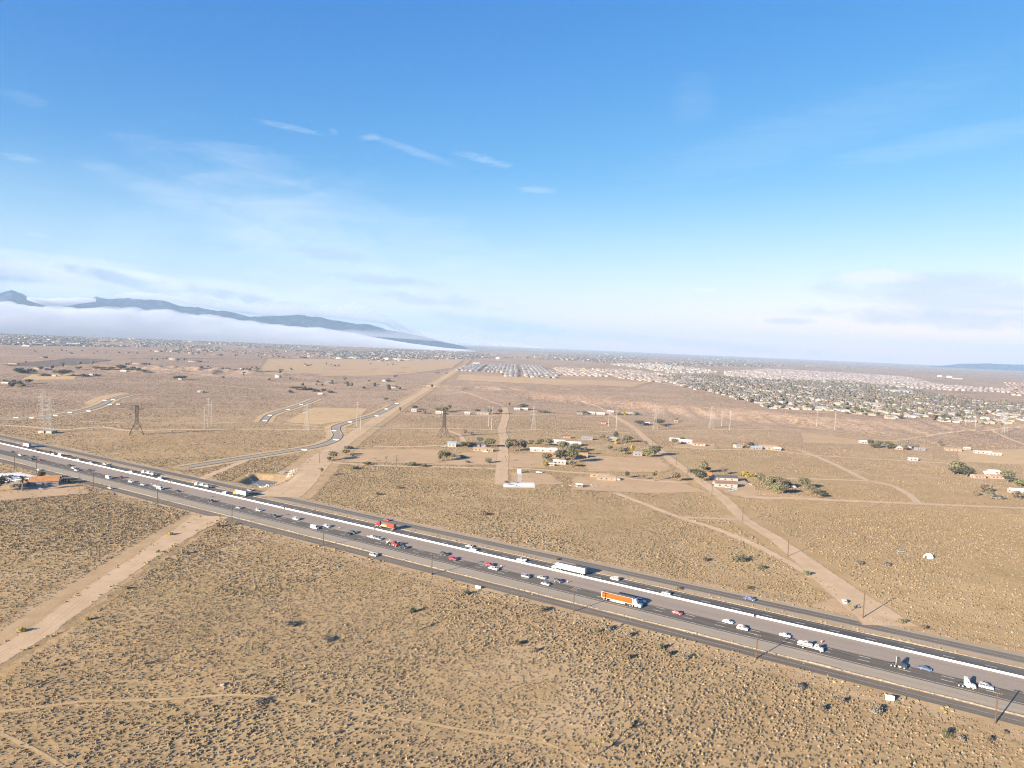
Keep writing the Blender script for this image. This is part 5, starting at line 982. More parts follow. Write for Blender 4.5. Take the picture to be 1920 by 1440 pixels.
for i, (px, py, hp, v, lab) in enumerate([(17.5,1297,25,1,'joshua tree at the very edge below the near dirt road'),(67,1260,21,0,'slim dark joshua tree near the near dirt road'),(219,1232,14,0,'small joshua tree up the slope from a yellow headed one'),(246,1252,20,2,'yellow headed joshua tree in the near scrub'),(437,1277,19,1,'yellow headed joshua tree beside a dumped heap'),(200,1282,13,0,'stumpy joshua tree above the footpath'),(324,1359,15,0,'thin joshua tree below the bend of the footpath'),(226,1396,16,1,'bushy joshua tree near the bottom of the view'),(42,1378,13,0,'thin pale joshua tree near the bottom edge'),(409,1388,12,0,'small joshua tree right of the thin one below the footpath'),(540,1150,12,0,'small joshua tree in the upper near scrub'),(544,1246,15,1,'joshua tree above the middle of the footpath'),(782,1182,19,2,'largest spreading joshua tree in mid scrub with long shadow'),(761,1114,9,0,'small yellow joshua tree above a dark bush'),(1163,1376,25,2,'yellow headed joshua tree with a broad shadow, lower scrub'),(1120,1415,31,1,'tall joshua tree nearest the camera with a long thin shadow'),(977,1378,13,0,'small joshua tree where the footpath starts to bend down'),(1342,1341,12,0,'small leaning joshua tree on open sand, lower scrub'),(601,893,19,2,'joshua tree at the corner of the scrub by the broad dirt road'),(1227,902,22,2,'large many armed joshua tree in the bare yard'),(1596,1146,17,2,'joshua tree beside the parked white car and dirt road pole'),(404,1000,13,0,'dark joshua stump beside the corner of the near dirt road'),(724,866,12,1,'joshua tree with long shadow in the bare yard'),(1116,847,9,0,'joshua tree alone east of the middle grove'),(949,866,12,0,'slim joshua tree at the edge of the fenced bare field'),(1628,902,7,0,'small joshua tree by the fork of the tracks on the far scrub'),(1648,893,7,0,'small joshua tree farther from the fork on the far scrub'),(1712,901,7,0,'small joshua tree alone on the far scrub'),(640,905,6,0,'small joshua tree right of the corner one by the broad dirt road'),(491,1100,14,0,'thin dry joshua tree high in the near scrub'),(600,1117,14,0,'thin dry joshua tree right of the other thin dry one')]):
    if JP[v] is None: JP[v] = joshua(v); e = JP[v]
    else: e = dup(JP[v])
    x, y, z = at(px, py); s = mpp(x, y, z)*hp/4.4; e.location = (x, y, z); e.scale = (s, s, s); e.rotation_euler = (0,0,i*1.7); tag(e, lab, 'joshua tree', 'joshua trees')
# pond edge: fence posts and the riprap stones
e = empty('pond_fence'); P = smooth_line(ats([(462,893),(470,886),(490,882),(512,880),(535,878),(556,880),(548,893),(530,905),(508,912),(486,914),(474,905),(462,893)]), 2)
pts = P[::5]; 
for i, (x, y) in enumerate(pts): MB().tube((x, y, h1(x, y)-.3), (x, y, h1(x, y)+1.8), .09, .09, 6).build('post', M('pale_post', (.55,.5,.42), .9), e)
w_ = MB()
for a, b in zip(pts[:-1], pts[1:]):
    for z in (.7, 1.3): w_.tube((a[0], a[1], h1(*a)+z), (b[0], b[1], h1(*b)+z), .02, .02, 4)
w_.build('wire', M_STEEL, e); tag(e, 'post and wire fence round the small pond', 'fence')
b = MB(); rr_ = random.Random(8); L = smooth_line(ats([(487,914),(500,912),(515,908.5),(530,901),(541,893),(553,881)]), 1.2)
for x, y in L:
    for k in range(2): q = (x+rr_.gauss(0,1.3), y+rr_.gauss(0,1.3)); s = .35+.5*rr_.random(); b.blob((q[0], q[1], h1(*q)+s*.3), (s, s*.9, s*.7), rr_.randint(0, 9999), 1, .3)
tag(b.build('riprap_stones', M('pale_stone', (.46,.44,.41), .9, .4, .5)), 'bank of pale riprap stones along the pond', 'stones', kind='stuff')
o = MB(); q = at(527, 887); o.box((0,0,-.3), (6, 9, 1.0)); o = o.build('concrete_ramp', M_CONC); o.location = (q[0], q[1], q[2]+.1); o.rotation_euler = (.12,0,-.2); tag(o, 'pale concrete spillway ramp at the head of the pond', 'ramp')
# ================================================================== TOWN
def facecol_mat(name, rough=.85, var=.12, scale=.15):
    m, nt = newmat(name); c = nt.n('ShaderNodeAttribute', attribute_name='tint').outputs['Color']; f = nt.noise(nt.coords('Object'), scale, 3)
    finish(nt, nt.mix(nt.m('MULTIPLY', nt.ss(f, .35, .65), var*2), c, (.12,.10,.09)), rough, .03); return m
M_FAC = facecol_mat('painted_houses'); M_LEAF = facecol_mat('mixed_leaves', .95, .2, .3)
WC = np.array([(.74,.72,.69),(.70,.66,.60),(.66,.58,.48),(.60,.50,.40),(.72,.70,.70),(.55,.47,.40)]); RC = np.array([(.62,.60,.58),(.40,.37,.35),(.30,.24,.20),(.46,.36,.28),(.26,.26,.28),(.70,.69,.68),(.52,.44,.38)])
def inpoly(px, py, poly):
    r = np.zeros(len(px), bool); n = len(poly); j = n-1
    for i in range(n):
        xi, yi = poly[i]; xj, yj = poly[j]
        r ^= ((yi > py) != (yj > py)) & (px < (xj-xi)*(py-yi)/(yj-yi+1e-12)+xi); j = i
    return r
HV = np.array([(-1,-1,0),(1,-1,0),(1,1,0),(-1,1,0),(-1,-1,1),(1,-1,1),(1,1,1),(-1,1,1),(-1.08,-1.1,.97),(1.08,-1.1,.97),(1.08,1.1,.97),(-1.08,1.1,.97),(-.62,0,1.0),(.62,0,1.0)])
HF = np.array([(0,1,5,4),(1,2,6,5),(2,3,7,6),(3,0,4,7),(8,9,13,12),(10,11,12,13),(9,10,13,13),(11,8,12,12)]); HISROOF = np.array([0,0,0,0,1,1,1,1], bool)
HF = np.array([(0,1,5),(0,5,4),(1,2,6),(1,6,5),(2,3,7),(2,7,6),(3,0,4),(3,4,7),(8,9,13),(8,13,12),(10,11,12),(10,12,13),(9,10,13),(11,8,12)]); HISROOF = np.array([0]*8+[1]*6, bool)
def house_mass(name, X, Y, w, d, h, rise, rot, wc, rc, label, cat):
    n = len(X); Z = hgt(X, Y); cs, sn = np.cos(rot), np.sin(rot)
    vx = HV[None,:,0]*w[:,None]/2; vy = HV[None,:,1]*d[:,None]/2; vz = HV[None,:,2]*h[:,None]; vz[:, 12:] += rise[:,None]; vz[:, :4] -= 1.0
    V = np.stack([X[:,None]+vx*cs[:,None]-vy*sn[:,None], Y[:,None]+vx*sn[:,None]+vy*cs[:,None], Z[:,None]+vz], -1).reshape(-1, 3)
    F = (np.arange(n)[:,None,None]*14+HF[None]).reshape(-1, 3)
    C = np.where(HISROOF[None,:,None], rc[:,None,:], wc[:,None,:]).reshape(-1, 3); C = np.c_[C, np.ones(len(C))]
    o = np_obj(name, V, F, M_FAC, attrs=[('tint', 'FLOAT_COLOR', 'FACE', C)], smooth=False); return tag(o, label, cat, kind='stuff')
_bm = bmesh.new(); bmesh.ops.create_icosphere(_bm, subdivisions=1, radius=1); IV = np.array([v.co[:] for v in _bm.verts]); IF = np.array([[v.index for v in f.verts] for f in _bm.faces]); _bm.free()
def tree_mass(name, X, Y, r, h, col, label, cat):
    n = len(X); Z = hgt(X, Y); J = 1+.45*(RS.rand(n, len(IV))-.5); k = len(IV)
    V = np.stack([X[:,None]+IV[None,:,0]*r[:,None]*J, Y[:,None]+IV[None,:,1]*r[:,None]*J, Z[:,None]+h[:,None]*.52+IV[None,:,2]*h[:,None]*.5*J], -1).reshape(-1, 3)
    F = (np.arange(n)[:,None,None]*k+IF[None]).reshape(-1, 3); C = np.repeat(col, len(IF), 0)*(.6+.8*RS.rand(n*len(IF), 1)); C = np.c_[C, np.ones(len(C))]
    o = np_obj(name, V, F, M_LEAF, attrs=[('tint', 'FLOAT_COLOR', 'FACE', C)], smooth=False); return tag(o, label, cat, kind='stuff')
TC = .80*np.array([(.095,.09,.066),(.08,.08,.062),(.13,.112,.08),(.15,.122,.10),(.15,.135,.07),(.105,.105,.085)])
def lots(poly, sx, sy, jit, keep=1.0, seed=0, streets=(4, 12)):
    """building lots on a street grid inside a photo outline"""
    r = np.random.RandomState(seed); Q = np.array(ats(poly)); a, b = Q.min(0)-60, Q.max(0)+60
    gx = np.arange(a[0], b[0], sx); gy = np.arange(a[1], b[1], sy); I, Jx = np.meshgrid(np.arange(len(gx)), np.arange(len(gy))); X = gx[I.ravel()]; Y = gy[Jx.ravel()]
    ok = r.rand(len(X)) < keep
    if streets[1]: Y = Y+(Jx.ravel() % 2)*(-.18*sy); ok &= (I.ravel() % streets[1]) != 0
    X = X+r.randn(len(X))*jit; Y = Y+r.randn(len(X))*jit; px, py = proj(X, Y, hgt(X, Y)); ok &= inpoly(px, py, poly); return X[ok], Y[ok]
TOWN = [(1236,707),(1300,703),(1440,713),(1560,714),(1640,721),(1740,738),(1860,753),(1990,768),(1990,800),(1920,796),(1850,794),(1760,791),(1650,784),(1590,774),(1440,766),(1370,745),(1300,730)]
X, Y = lots(TOWN, 24, 30, 3.0, .78, 3); o_ = np.argsort(np.hypot(X, Y)); X, Y = X[o_], Y[o_]; n = len(X)
W = 14+8*RS.rand(n); D = 9+4*RS.rand(n); Hh = 2.8+.8*RS.rand(n); Ri = 1.2+1.1*RS.rand(n); rot = (RS.rand(n) < .35)*math.pi/2+RS.randn(n)*.04; wi = RS.randint(0, len(WC), n); ri = RS.randint(0, len(RC), n)
NEAR = 235
RN = ['white','grey brown','dark brown','tan','dark grey','bright white','sandy']
HP = {}
for i in range(min(NEAR, n)):
    k = (int(ri[i]), int(wi[i]) % 3)
    if k not in HP:
        b = MB(); w, d, h, r = 17, 11, 3.2, 1.7; b.add([(v[0]*w/2, v[1]*d/2, v[2]*h+(r if q > 11 else 0)-(1.0 if q < 4 else 0)) for q, v in enumerate(HV)], []); 
        for fi, f in enumerate(HF): b.cur = int(HISROOF[fi]); b.add([], []); b.f.append(list(f)); b.mi.append(b.cur)
        b.cur = 1; b.box((-3, .8, h+r*.75), (.9, .9, 1.3)); b.cur = 2
        for cx in (-5.5, -1.5, 5): b.box((cx, -d/2-.03, 1.7), (1.8, .08, 1.2))
        b.cur = 0; b.box((4, -d/2-1.5, 1.3), (6, 3, 2.6))
        HP[k] = b.build('town_house', [M('town_wall_%d' % k[1], tuple(WC[k[1]]*.42), .85, .1, .3), M('town_roof_%d' % k[0], tuple(RC[k[0]]*.5), .8, .15, .3), M_GLASS]); o = HP[k]
    else: o = dup(HP[k])
    o.location = (X[i], Y[i], h1(X[i], Y[i])); o.rotation_euler = (0,0,rot[i]); o.scale = (W[i]/17, D[i]/11, Hh[i]/3.2)
    tag(o, '%s roofed house among the trees at the near edge of the big town' % RN[k[0]], 'house', 'near houses of the big town, %s roofs' % RN[k[0]])
s = slice(NEAR, n); house_mass('town_houses', X[s], Y[s], W[s], D[s], Hh[s], Ri[s], rot[s], WC[wi[s]]*.42, RC[ri[s]]*.55, 'rest of the big town, many pale roofed houses receding among trees', 'houses')
# trees of the town, the nearest ones singly
m = int(n*2.2); a = RS.randint(0, n, m); TX = X[a]+RS.randn(m)*11; TY = Y[a]+RS.randn(m)*12; o_ = np.argsort(np.hypot(TX, TY)); TX, TY = TX[o_], TY[o_]; tr = 2.6+3.4*RS.rand(m)**1.6; thh = 4.2+6.5*RS.rand(m)**1.4; ti = RS.randint(0, len(TC), m)
NT_ = 130; tp = [(TREEP.get(k) or None) for k in (('olive','round'),('dark','round'),('brown','round'),('olive','spread'),('pale','spread'),('green','round'))]; tn = ['olive green','dark green','brown','wide olive','pale wide','bright green']
for i in range(NT_):
    k = i % 6
    if tp[k] is None: continue
    e = dup(tp[k]); e.location = (TX[i], TY[i], h1(TX[i], TY[i])); e.scale = (tr[i]*2/7*1.2, tr[i]*2/7*1.2, thh[i]/8*1.1); e.rotation_euler = (0,0,i*2.4)
    tag(e, '%s tree between houses at the near edge of the big town' % tn[k], 'tree', 'near trees of the big town, %s' % tn[k])
s = slice(NT_, m); tree_mass('town_trees', TX[s], TY[s], tr[s], thh[s], TC[ti[s]], 'trees scattered through the rest of the big town', 'trees')
# paler rows of newer housing farther off
def mass(name, poly, sx, sy, keep, seed, label, roof, wall, treek=0.0, jit=2.0, streets=(4, 12), wd=(15, 6)):
    X, Y = lots(poly, sx, sy, jit, keep, seed, streets); n = len(X); r = np.random.RandomState(seed)
    if not n: return
    rc = np.array(roof)[None]*(.5+.35*r.rand(n, 1)); wc = np.array(wall)[None]*(.22+.34*r.rand(n, 1))
    house_mass(name, X, Y, wd[0]+wd[1]*r.rand(n), 11+5*r.rand(n), 3.2+2.2*(r.rand(n) < .4), 1.5+r.rand(n), (r.rand(n) < .3)*math.pi/2, wc, rc, label, 'houses')
    if treek:
        k = int(n*treek); a = r.randint(0, n, k); tree_mass(name.replace('houses', 'trees').replace('estate', 'estate_trees'), X[a]+r.randn(k)*14, Y[a]+r.randn(k)*14, 2+2.5*r.rand(k), 3.5+3.5*r.rand(k), TC[r.randint(0, len(TC), k)], 'trees among the '+label.split(',')[0], 'trees')
mass('estate_houses', [(862,690),(884,684),(1010,686),(1046,704),(1040,709),(948,706),(942,699),(852,695)], 19, 32, .95, 5, 'grey roofed estate in tight parallel rows beyond the bare plain', (.42,.40,.39), (.62,.55,.47), .25, 1.0, (4, 9))
mass('new_estate_houses', [(1040,690),(1180,694),(1250,702),(1330,714),(1300,727),(1238,718),(1150,708),(1046,703)], 23, 34, .8, 6, 'tan roofed new estate beside the grey roofed one', (.56,.45,.38), (.68,.58,.48), .05, 2.0)
mass('pale_estate_houses', [(1360,697),(1440,692),(1560,698),(1700,707),(1760,722),(1900,731),(1900,737),(1740,730),(1600,720),(1440,711),(1360,705)], 24, 36, .9, 7, 'strip of pale pinkish roofs behind the big town', (.62,.52,.46), (.70,.62,.55), .08, 2.0)
mass('edge_estate_houses', [(1880,718),(1990,716),(1990,752),(1900,742)], 26, 40, .6, 8, 'reddish roofed houses past the two white tanks', (.52,.36,.28), (.66,.55,.46), .15, 2.0)
mass('cream_estate_houses', [(1140,683),(1220,681),(1330,694),(1350,700),(1260,700)], 30, 50, .6, 9, 'cream roofed estate on the far plain before the horizon', (.66,.60,.52), (.70,.64,.56), .3, 4.0)
# the widely scattered town all along the horizon
def scatter(name, tname, poly, n, nt_, seed, label, tlabel):
    r = np.random.RandomState(seed); P = np.array(poly); a, b = P.min(0), P.max(0); px = a[0]+(b[0]-a[0])*r.rand(n*6); py = a[1]+(b[1]-a[1])*r.rand(n*6)**1.0; ok = inpoly(px, py, poly)
    dens = fbm(px/60, py/6, seed, 3); ok &= r.rand(len(px)) < sstep(.3, .62, dens); px, py = px[ok], py[ok]
    d = np.array([flat(p, q, 8) for p, q in zip(px, py)]); X, Y = d[:,0], d[:,1]; k = np.hypot(X, Y) < 30000; X, Y = X[k], Y[k]; h = X[:n]; n = len(h); X1, Y1 = X[:n]+r.randn(n)*25, Y[:n]+r.randn(n)*25
    rc = RC[r.randint(0, len(RC), n)]*.5; wc = WC[r.randint(0, len(WC), n)]*(.2+.45*r.rand(n, 1)**2); big = 1+1.6*(r.rand(n) < .10)
    house_mass(name, X1, Y1, (14+9*r.rand(n))*big, 11+6*r.rand(n), 3.4+2*(r.rand(n) < .3)+2*(big > 1), 1.4+r.rand(n), r.rand(n)*.2, wc, rc, label, 'houses')
    q = nt_; a = r.randint(0, len(X), q); tree_mass(tname, X[a]+r.randn(q)*60, Y[a]+r.randn(q)*60, 3+4*r.rand(q), 4+5*r.rand(q), TC[r.randint(0, 2, q)]*.9, tlabel, 'trees')
scatter('far_left_houses', 'far_left_trees', [(-120,621),(60,623),(480,632),(900,643),(900,662),(620,660),(330,650),(150,647),(-120,640)], 2300, 7500, 21, 'widely spread far town below the fog bank and mountains', 'dark trees through the far town below the fog bank')
scatter('far_centre_houses', 'far_centre_trees', [(560,660),(900,646),(1100,657),(1440,671),(1560,676),(1440,690),(1180,684),(960,670),(700,674)], 1700, 5000, 22, 'widely spread far town on the horizon behind the estates', 'dark trees through the far town behind the estates')
scatter('far_plain_houses', 'far_plain_trees', [(250,655),(480,668),(860,672),(700,668),(500,655),(330,652)], 60, 160, 23, 'few buildings spread on the far bare plain', 'dots of dark bushes on the far bare plain')
scatter('far_edge_houses', 'far_edge_trees', [(1440,678),(1990,694),(1990,704),(1700,697),(1440,688)], 90, 200, 24, 'few buildings on the far plain toward the blue hill', 'few dark bushes on the far plain toward the blue hill')
scatter('near_plain_houses', 'near_plain_trees', [(0,652),(250,652),(480,665),(860,690),(700,730),(300,690),(0,676)], 14, 110, 25, 'few sheds on the brown plain beyond the hills', 'dark bushes dotted over the brown plain beyond the hills')
def hall(px, py, w, d, h, c, lab):
    e = house('warehouse', w, d, h, 1.2, c, 'white', 3); x, y, z = at(px, py); e.location = (x, y, z); tag(e, lab, 'warehouse', 'far white sheds')
for a in ((750,675,60,20,7,'white','white shed right of the far storage tank'),(762,675.5,40,18,6,'beige','cream shed ending the far shed row'),(665,672,70,16,5,'white','long white shed on the far plain left of the tank'),(140,646,90,40,9,'white','largest white shed at the near edge of the far town'),(50,649.5,40,18,6,'white','small white shed at the left edge of the far plain'),(1795,711,60,25,7,'white','white shed beside the two broad far tanks'),(1425,701,60,22,7,'white','white shed behind the pale roofs'),(893,682,40,18,6,'white','white shed at the back corner of the grey estate'),(583,669,40,14,5,'white','white shed among dots on the far plain')): hall(*a)
b = house('school_hall', 70, 30, 8, 2.0, 'steel', 'blue', 3); x, y, z = at(1681, 736); b.location = (x, y, z); tag(b, 'large blue roofed hall in the big town', 'hall')
# ================================================================== SCRUB: instanced in one object
CLP = []
for C, hw in CLEAR:
    for i in range(len(C)-1): CLP.append((C[i][0], C[i][1], C[i+1][0], C[i+1][1], hw))
def scrub_points(n, r0, r1, seed):
    r = np.random.RandomState(seed); az = (r.rand(n)*2-1)*math.radians(44); d = np.sqrt(r0**2+(r1**2-r0**2)*r.rand(n)); x = d*np.sin(az); y = d*np.cos(az)
    fnn = fn(x, y); ok = ((fnn < -52.5) | (fnn > 28.5))
    ok &= r.rand(n) < veg_density(x, y)
    x, y = x[ok], y[ok]; ok = np.ones(len(x), bool); jit = 1.5*r.rand(len(x))
    for ax, ay, bx, by, hw in CLP:
        k = np.nonzero((x > min(ax, bx)-hw-2) & (x < max(ax, bx)+hw+2) & (y > min(ay, by)-hw-2) & (y < max(ay, by)+hw+2))[0]
        if not len(k): continue
        dx, dy = bx-ax, by-ay; t = np.clip(((x[k]-ax)*dx+(y[k]-ay)*dy)/(dx*dx+dy*dy+1e-9), 0, 1); ok[k] &= np.hypot(x[k]-ax-t*dx, y[k]-ay-t*dy) > hw+jit[k]-.8
    for P in LOTS: ok &= ~(inpoly(x, y, P) & (r.rand(len(x)) < .97))
    for hx, hy, hr in HOUSE_XY: ok &= np.hypot(x-hx, y-hy) > hr
    ok &= ~((np.abs(x-_pond[0]) < 24) & (np.abs(y-_pond[1]) < 26))
    return x[ok], y[ok]
SX, SY = [], []; SS = []; SI = []
for n, r0, r1, seed, smul in ((104000, 90, 420, 1, .84), (150000, 420, 760, 2, 1.0), (95000, 760, 1350, 3, 1.15), (50000, 1350, 2100, 4, 1.35)):
    x, y = scrub_points(n, r0, r1, seed); r = np.random.RandomState(seed+50); big = r.rand(len(x)); s = (.42+.55*r.rand(len(x))+.55*(big > .95)*r.rand(len(x)))*smul
    s *= .54+.17*sstep(.35, .65, fbm(x/60, y/60, 77, 2)); SX.append(x); SY.append(y); SS.append(s); k = r.randint(0, 6, len(x)); dry = fbm(x/45, y/45, 83, 2) > .62; k = np.where(dry & (r.rand(len(x)) < .12), 6, k); SI.append(k)
# yellowish brush along the berms, verges and the near dirt road
r = np.random.RandomState(99)
def along(line, offs, n, s0, kinds):
    L = smooth_line(line, 3.0); i = r.randint(0, len(L)-1, n); T = L[i+1]-L[i]; T /= np.hypot(*T.T)[:,None]; N = np.stack([-T[:,1], T[:,0]], 1); o = np.array(offs)[r.randint(0, len(offs), n)]+r.randn(n)*.7
    cl = fbm(L[i][:,0]/25, L[i][:,1]/25, 91, 2) > .45; p = (L[i]+N*o[:,None]+r.randn(n, 2)*.6)[cl]; SX.append(p[:,0]); SY.append(p[:,1]); SS.append((s0*(.5+.7*r.rand(n)))[cl]); SI.append(np.array(kinds)[r.randint(0, len(kinds), n)][cl])
FL = np.array([fw(-800, 0), fw(700, 0)])
along(FL, [-40.6, -40.3], 520, .45, [6, 7, 1]); along(FL, [11.3, 12.4, 10.6], 700, .5, [6, 7, 7, 2]); along(FL, [-50, -51.5, -53], 1300, .6, [7, 7, 6, 1]); along(FL, [26.6, 28, 29.5], 900, .5, [6, 7, 2, 3])
along(A1, [5.6, 6.2, 7.5, -5.6, -6.4], 420, .6, [7, 7, 6]); along(C0, [5.6, 6.5, -5.5], 200, .6, [3, 6, 2]); along(np.array(B0)[:6], [9.5, 11, -9.5], 160, .7, [6, 3])
SX = np.concatenate(SX); SY = np.concatenate(SY); SS = np.concatenate(SS); SI = np.concatenate(SI); SZ = hgt(SX, SY)-.05
print('scrub plants', len(SX))
def scrub_mesh(seed, nb, flatk, amp):
    rr_ = random.Random(seed); b = MB()
    for i in range(nb):
        a = rr_.random()*6.28; d = .55*rr_.random(); q = .42+.35*rr_.random(); b.blob((math.cos(a)*d, math.sin(a)*d, .22*flatk), (q, q*(.8+.4*rr_.random()), q*flatk), rr_.randint(0, 9999), 1, amp)
    for i in range(26):
        a = rr_.random()*6.28; el = .2+1.2*rr_.random(); d = Vector((math.cos(a)*math.cos(el), math.sin(a)*math.cos(el), math.sin(el)*flatk*1.25)); s = d.orthogonal().normalized()*.07; p = d*.45; q = d*(.85+.35*rr_.random()); b.add([p-s, p+s, q], [(0,1,2)])
    return b
SC_COL = [(q[0]*.84, q[1]*.83, q[2]*.70) for q in [(.205,.152,.118),(.185,.145,.110),(.235,.180,.135),(.165,.132,.098),(.215,.165,.130),(.150,.125,.085),(.28,.22,.135),(.27,.21,.10)]]
scol = bpy.data.collections.new('scrub_kinds')
for i, c in enumerate(SC_COL):
    m = M('scrub_%d' % i, c, .95, .35, 2.2, 0, .1, inst=.28); b = scrub_mesh(60+i, 3+i % 3, .72+.08*(i % 3), .32)
    o = bpy.data.objects.new('scrub_%d' % i, b.mesh('scrub_plant', m)); scol.objects.link(o)
me = np_mesh('desert_scrub', np.c_[SX, SY, SZ], np.zeros((0, 4), int), [], attrs=[('size', 'FLOAT', 'POINT', SS), ('pick', 'INT', 'POINT', SI), ('turn', 'FLOAT', 'POINT', np.random.RandomState(5).rand(len(SX))*6.28)])
ob = bpy.data.objects.new('desert_scrub', me); COL.objects.link(ob); tag(ob, 'low grey brown desert scrub covering the plain on both sides of the freeway', 'scrub', kind='stuff')
g = bpy.data.node_groups.new('scatter_scrub', 'GeometryNodeTree'); g.interface.new_socket('Geometry', in_out='INPUT', socket_type='NodeSocketGeometry'); g.interface.new_socket('Geometry', in_out='OUTPUT', socket_type='NodeSocketGeometry')
N = g.nodes; L = g.links; gi = N.new('NodeGroupInput'); go = N.new('NodeGroupOutput'); ci = N.new('GeometryNodeCollectionInfo'); ci.inputs['Collection'].default_value = scol; ci.inputs['Separate Children'].default_value = True; ci.inputs['Reset Children'].default_value = True
ip = N.new('GeometryNodeInstanceOnPoints'); ip.inputs['Pick Instance'].default_value = True
def na(nm, t): q = N.new('GeometryNodeInputNamedAttribute'); q.data_type = t; q.inputs['Name'].default_value = nm; return q.outputs['Attribute']
L.new(gi.outputs[0], ip.inputs['Points']); L.new(ci.outputs[0], ip.inputs['Instance']); L.new(na('pick', 'INT'), ip.inputs['Instance Index'])
cx = N.new('ShaderNodeCombineXYZ'); L.new(na('turn', 'FLOAT'), cx.inputs[2]); L.new(cx.outputs[0], ip.inputs['Rotation'])
cs = N.new('ShaderNodeCombineXYZ'); sz = na('size', 'FLOAT'); hm_ = N.new('ShaderNodeMath'); hm_.operation = 'MULTIPLY'; L.new(sz, hm_.inputs[0]); hm_.inputs[1].default_value = 1.36; L.new(sz, cs.inputs[0]); L.new(sz, cs.inputs[1]); L.new(hm_.outputs[0], cs.inputs[2]); L.new(cs.outputs[0], ip.inputs['Scale']); L.new(ip.outputs[0], go.inputs[0])
md = ob.modifiers.new('scatter', 'NODES'); md.node_group = g
# ================================================================== MOUNTAINS, FOG, HAZE, SKY, SUN
RID = [(-500,505),(-200,530),(-60,560),(0,548),(22,541),(40,545),(62,562),(95,570),(130,562),(180,556),(240,558),(300,562),(360,572),(420,582),(470,590),(520,592),(560,587),(600,591),(650,601),(700,609),(740,617),(780,626),(820,636),(850,644),(890,655),(960,668)]
rp = np.array(RID, float); raz = np.array([math.atan2(*ray(p, q)[:2]) for p, q in rp]); D0 = 15500.0
rzz = np.array([HC+ray(p, q)[2]/math.hypot(*ray(p, q)[:2])*D0 for p, q in rp])
az = np.linspace(raz[0], raz[-1], 620); rr = np.linspace(12500, 19000, 130); Hm = np.interp(az, raz, rzz)
Xm = rr[:,None]*np.sin(az)[None]; Ym = rr[:,None]*np.cos(az)[None]; prof = np.interp(rr, [12500, 13200, 15500, 17000, 19000], [-.05, .12, 1, .55, -.1])[:,None]
rg = ridged(Xm/900, Ym/1500, 61, 5); rg2 = ridged(Xm/380, Ym/700, 67, 3)
Zm = Hm[None]*prof*(1+.0*rg)-(1-prof.clip(0,1))*(1-rg)*Hm[None]*.55-(1-rg2)*(28+.10*Hm[None])*(prof > 0)+.02*Hm[None]-(prof <= 0)*40
Zm = np.where(rr[:,None] > 15600, np.minimum(Zm, Hm[None]*prof), Zm)
i = np.arange(len(rr)-1)[:,None]*len(az)+np.arange(len(az)-1); F = np.stack([i, i+1, i+len(az)+1, i+len(az)], -1).reshape(-1, 4)
m, nt = newmat('mountain_rock_haze_tint'); c = nt.coords('Object'); f = nt.ss(nt.noise(nt.mapping(c, (1, 1, 2.2)), .0050, 8, .72, .8), .46, .66); col = nt.mix(f, (.003,.012,.045), (.065,.09,.145)); finish(nt, col, .95, .1)  # rock streaks, with the blue of distant haze and shade painted into the colour
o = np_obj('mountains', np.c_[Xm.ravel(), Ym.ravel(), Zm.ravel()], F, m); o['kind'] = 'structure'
RH = [(1690,690),(1760,686),(1800,682),(1850,681),(1900,683.5),(1990,681),(2200,686)]
raz2 = np.array([math.atan2(*ray(p, q)[:2]) for p, q in RH]); rz2 = np.array([HC+ray(p, q)[2]/math.hypot(*ray(p, q)[:2])*22000 for p, q in RH]); az = np.linspace(raz2[0], raz2[-1], 120); rr = np.linspace(20500, 25000, 20); Hm = np.interp(az, raz2, rz2)
Zm = Hm[None]*np.interp(rr, [20500, 22000, 25000], [-.05, 1, -.1])[:,None]*(.9+.2*fbm(az[None]*60+0*rr[:,None], rr[:,None]/900+0*az[None], 71, 3)); i = np.arange(19)[:,None]*120+np.arange(119)
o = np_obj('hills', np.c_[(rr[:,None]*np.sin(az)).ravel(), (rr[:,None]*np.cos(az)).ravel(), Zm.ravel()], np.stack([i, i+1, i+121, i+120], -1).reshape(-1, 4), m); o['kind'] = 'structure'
# low bank of cloud lying in front of the mountains: a closed lumpy body of fog
FT = [(-500,548),(-60,562),(0,562),(60,566),(120,571),(200,573),(260,581),(320,584),(380,590),(440,598),(500,606),(560,612),(640,620),(700,627),(760,634),(830,642),(920,650)]
fp = np.array(FT, float); faz = np.array([math.atan2(*ray(p, q)[:2]) for p, q in fp]); fz = np.array([(HC+ray(p, q)[2]/math.hypot(*ray(p, q)[:2])*11300)*.93 for p, q in fp])
az = np.linspace(faz[0], faz[-1], 420); u = np.linspace(0, 1, 40); R = 9600+2900*u; H = np.maximum(np.interp(az, faz, fz), 30)
Xf = R[:,None]*np.sin(az); Yf = R[:,None]*np.cos(az); edge = np.sin(math.pi*np.clip(u, 0, 1))[:,None]**.45; tap = sstep(faz[-1], faz[-1]-.22, az)[None]**.8
lump = .62*fbm(Xf/700, Yf/700, 73, 4)+.38*fbm(Xf/170, Yf/170, 79, 3); Zt = np.maximum(H[None]*edge*(.70+.62*lump)*tap, 2.5); Zt[0] = 2.0; Zt[-1] = 2.0; Zt[:, 0] = 2.0; Zt[:, -1] = 2.0; Zb = np.full_like(Zt, 1.5)
k = len(az); nV = Xf.size; Va = np.c_[Xf.ravel(), Yf.ravel(), Zt.ravel()]; Vb = np.c_[Xf.ravel(), Yf.ravel(), Zb.ravel()]; i = np.arange(39)[:,None]*k+np.arange(k-1); Ft = np.stack([i, i+1, i+k+1, i+k], -1).reshape(-1, 4); Fb = Ft[:, ::-1]+nV
def side(a, b): return np.stack([a, b, b+nV, a+nV], 1)
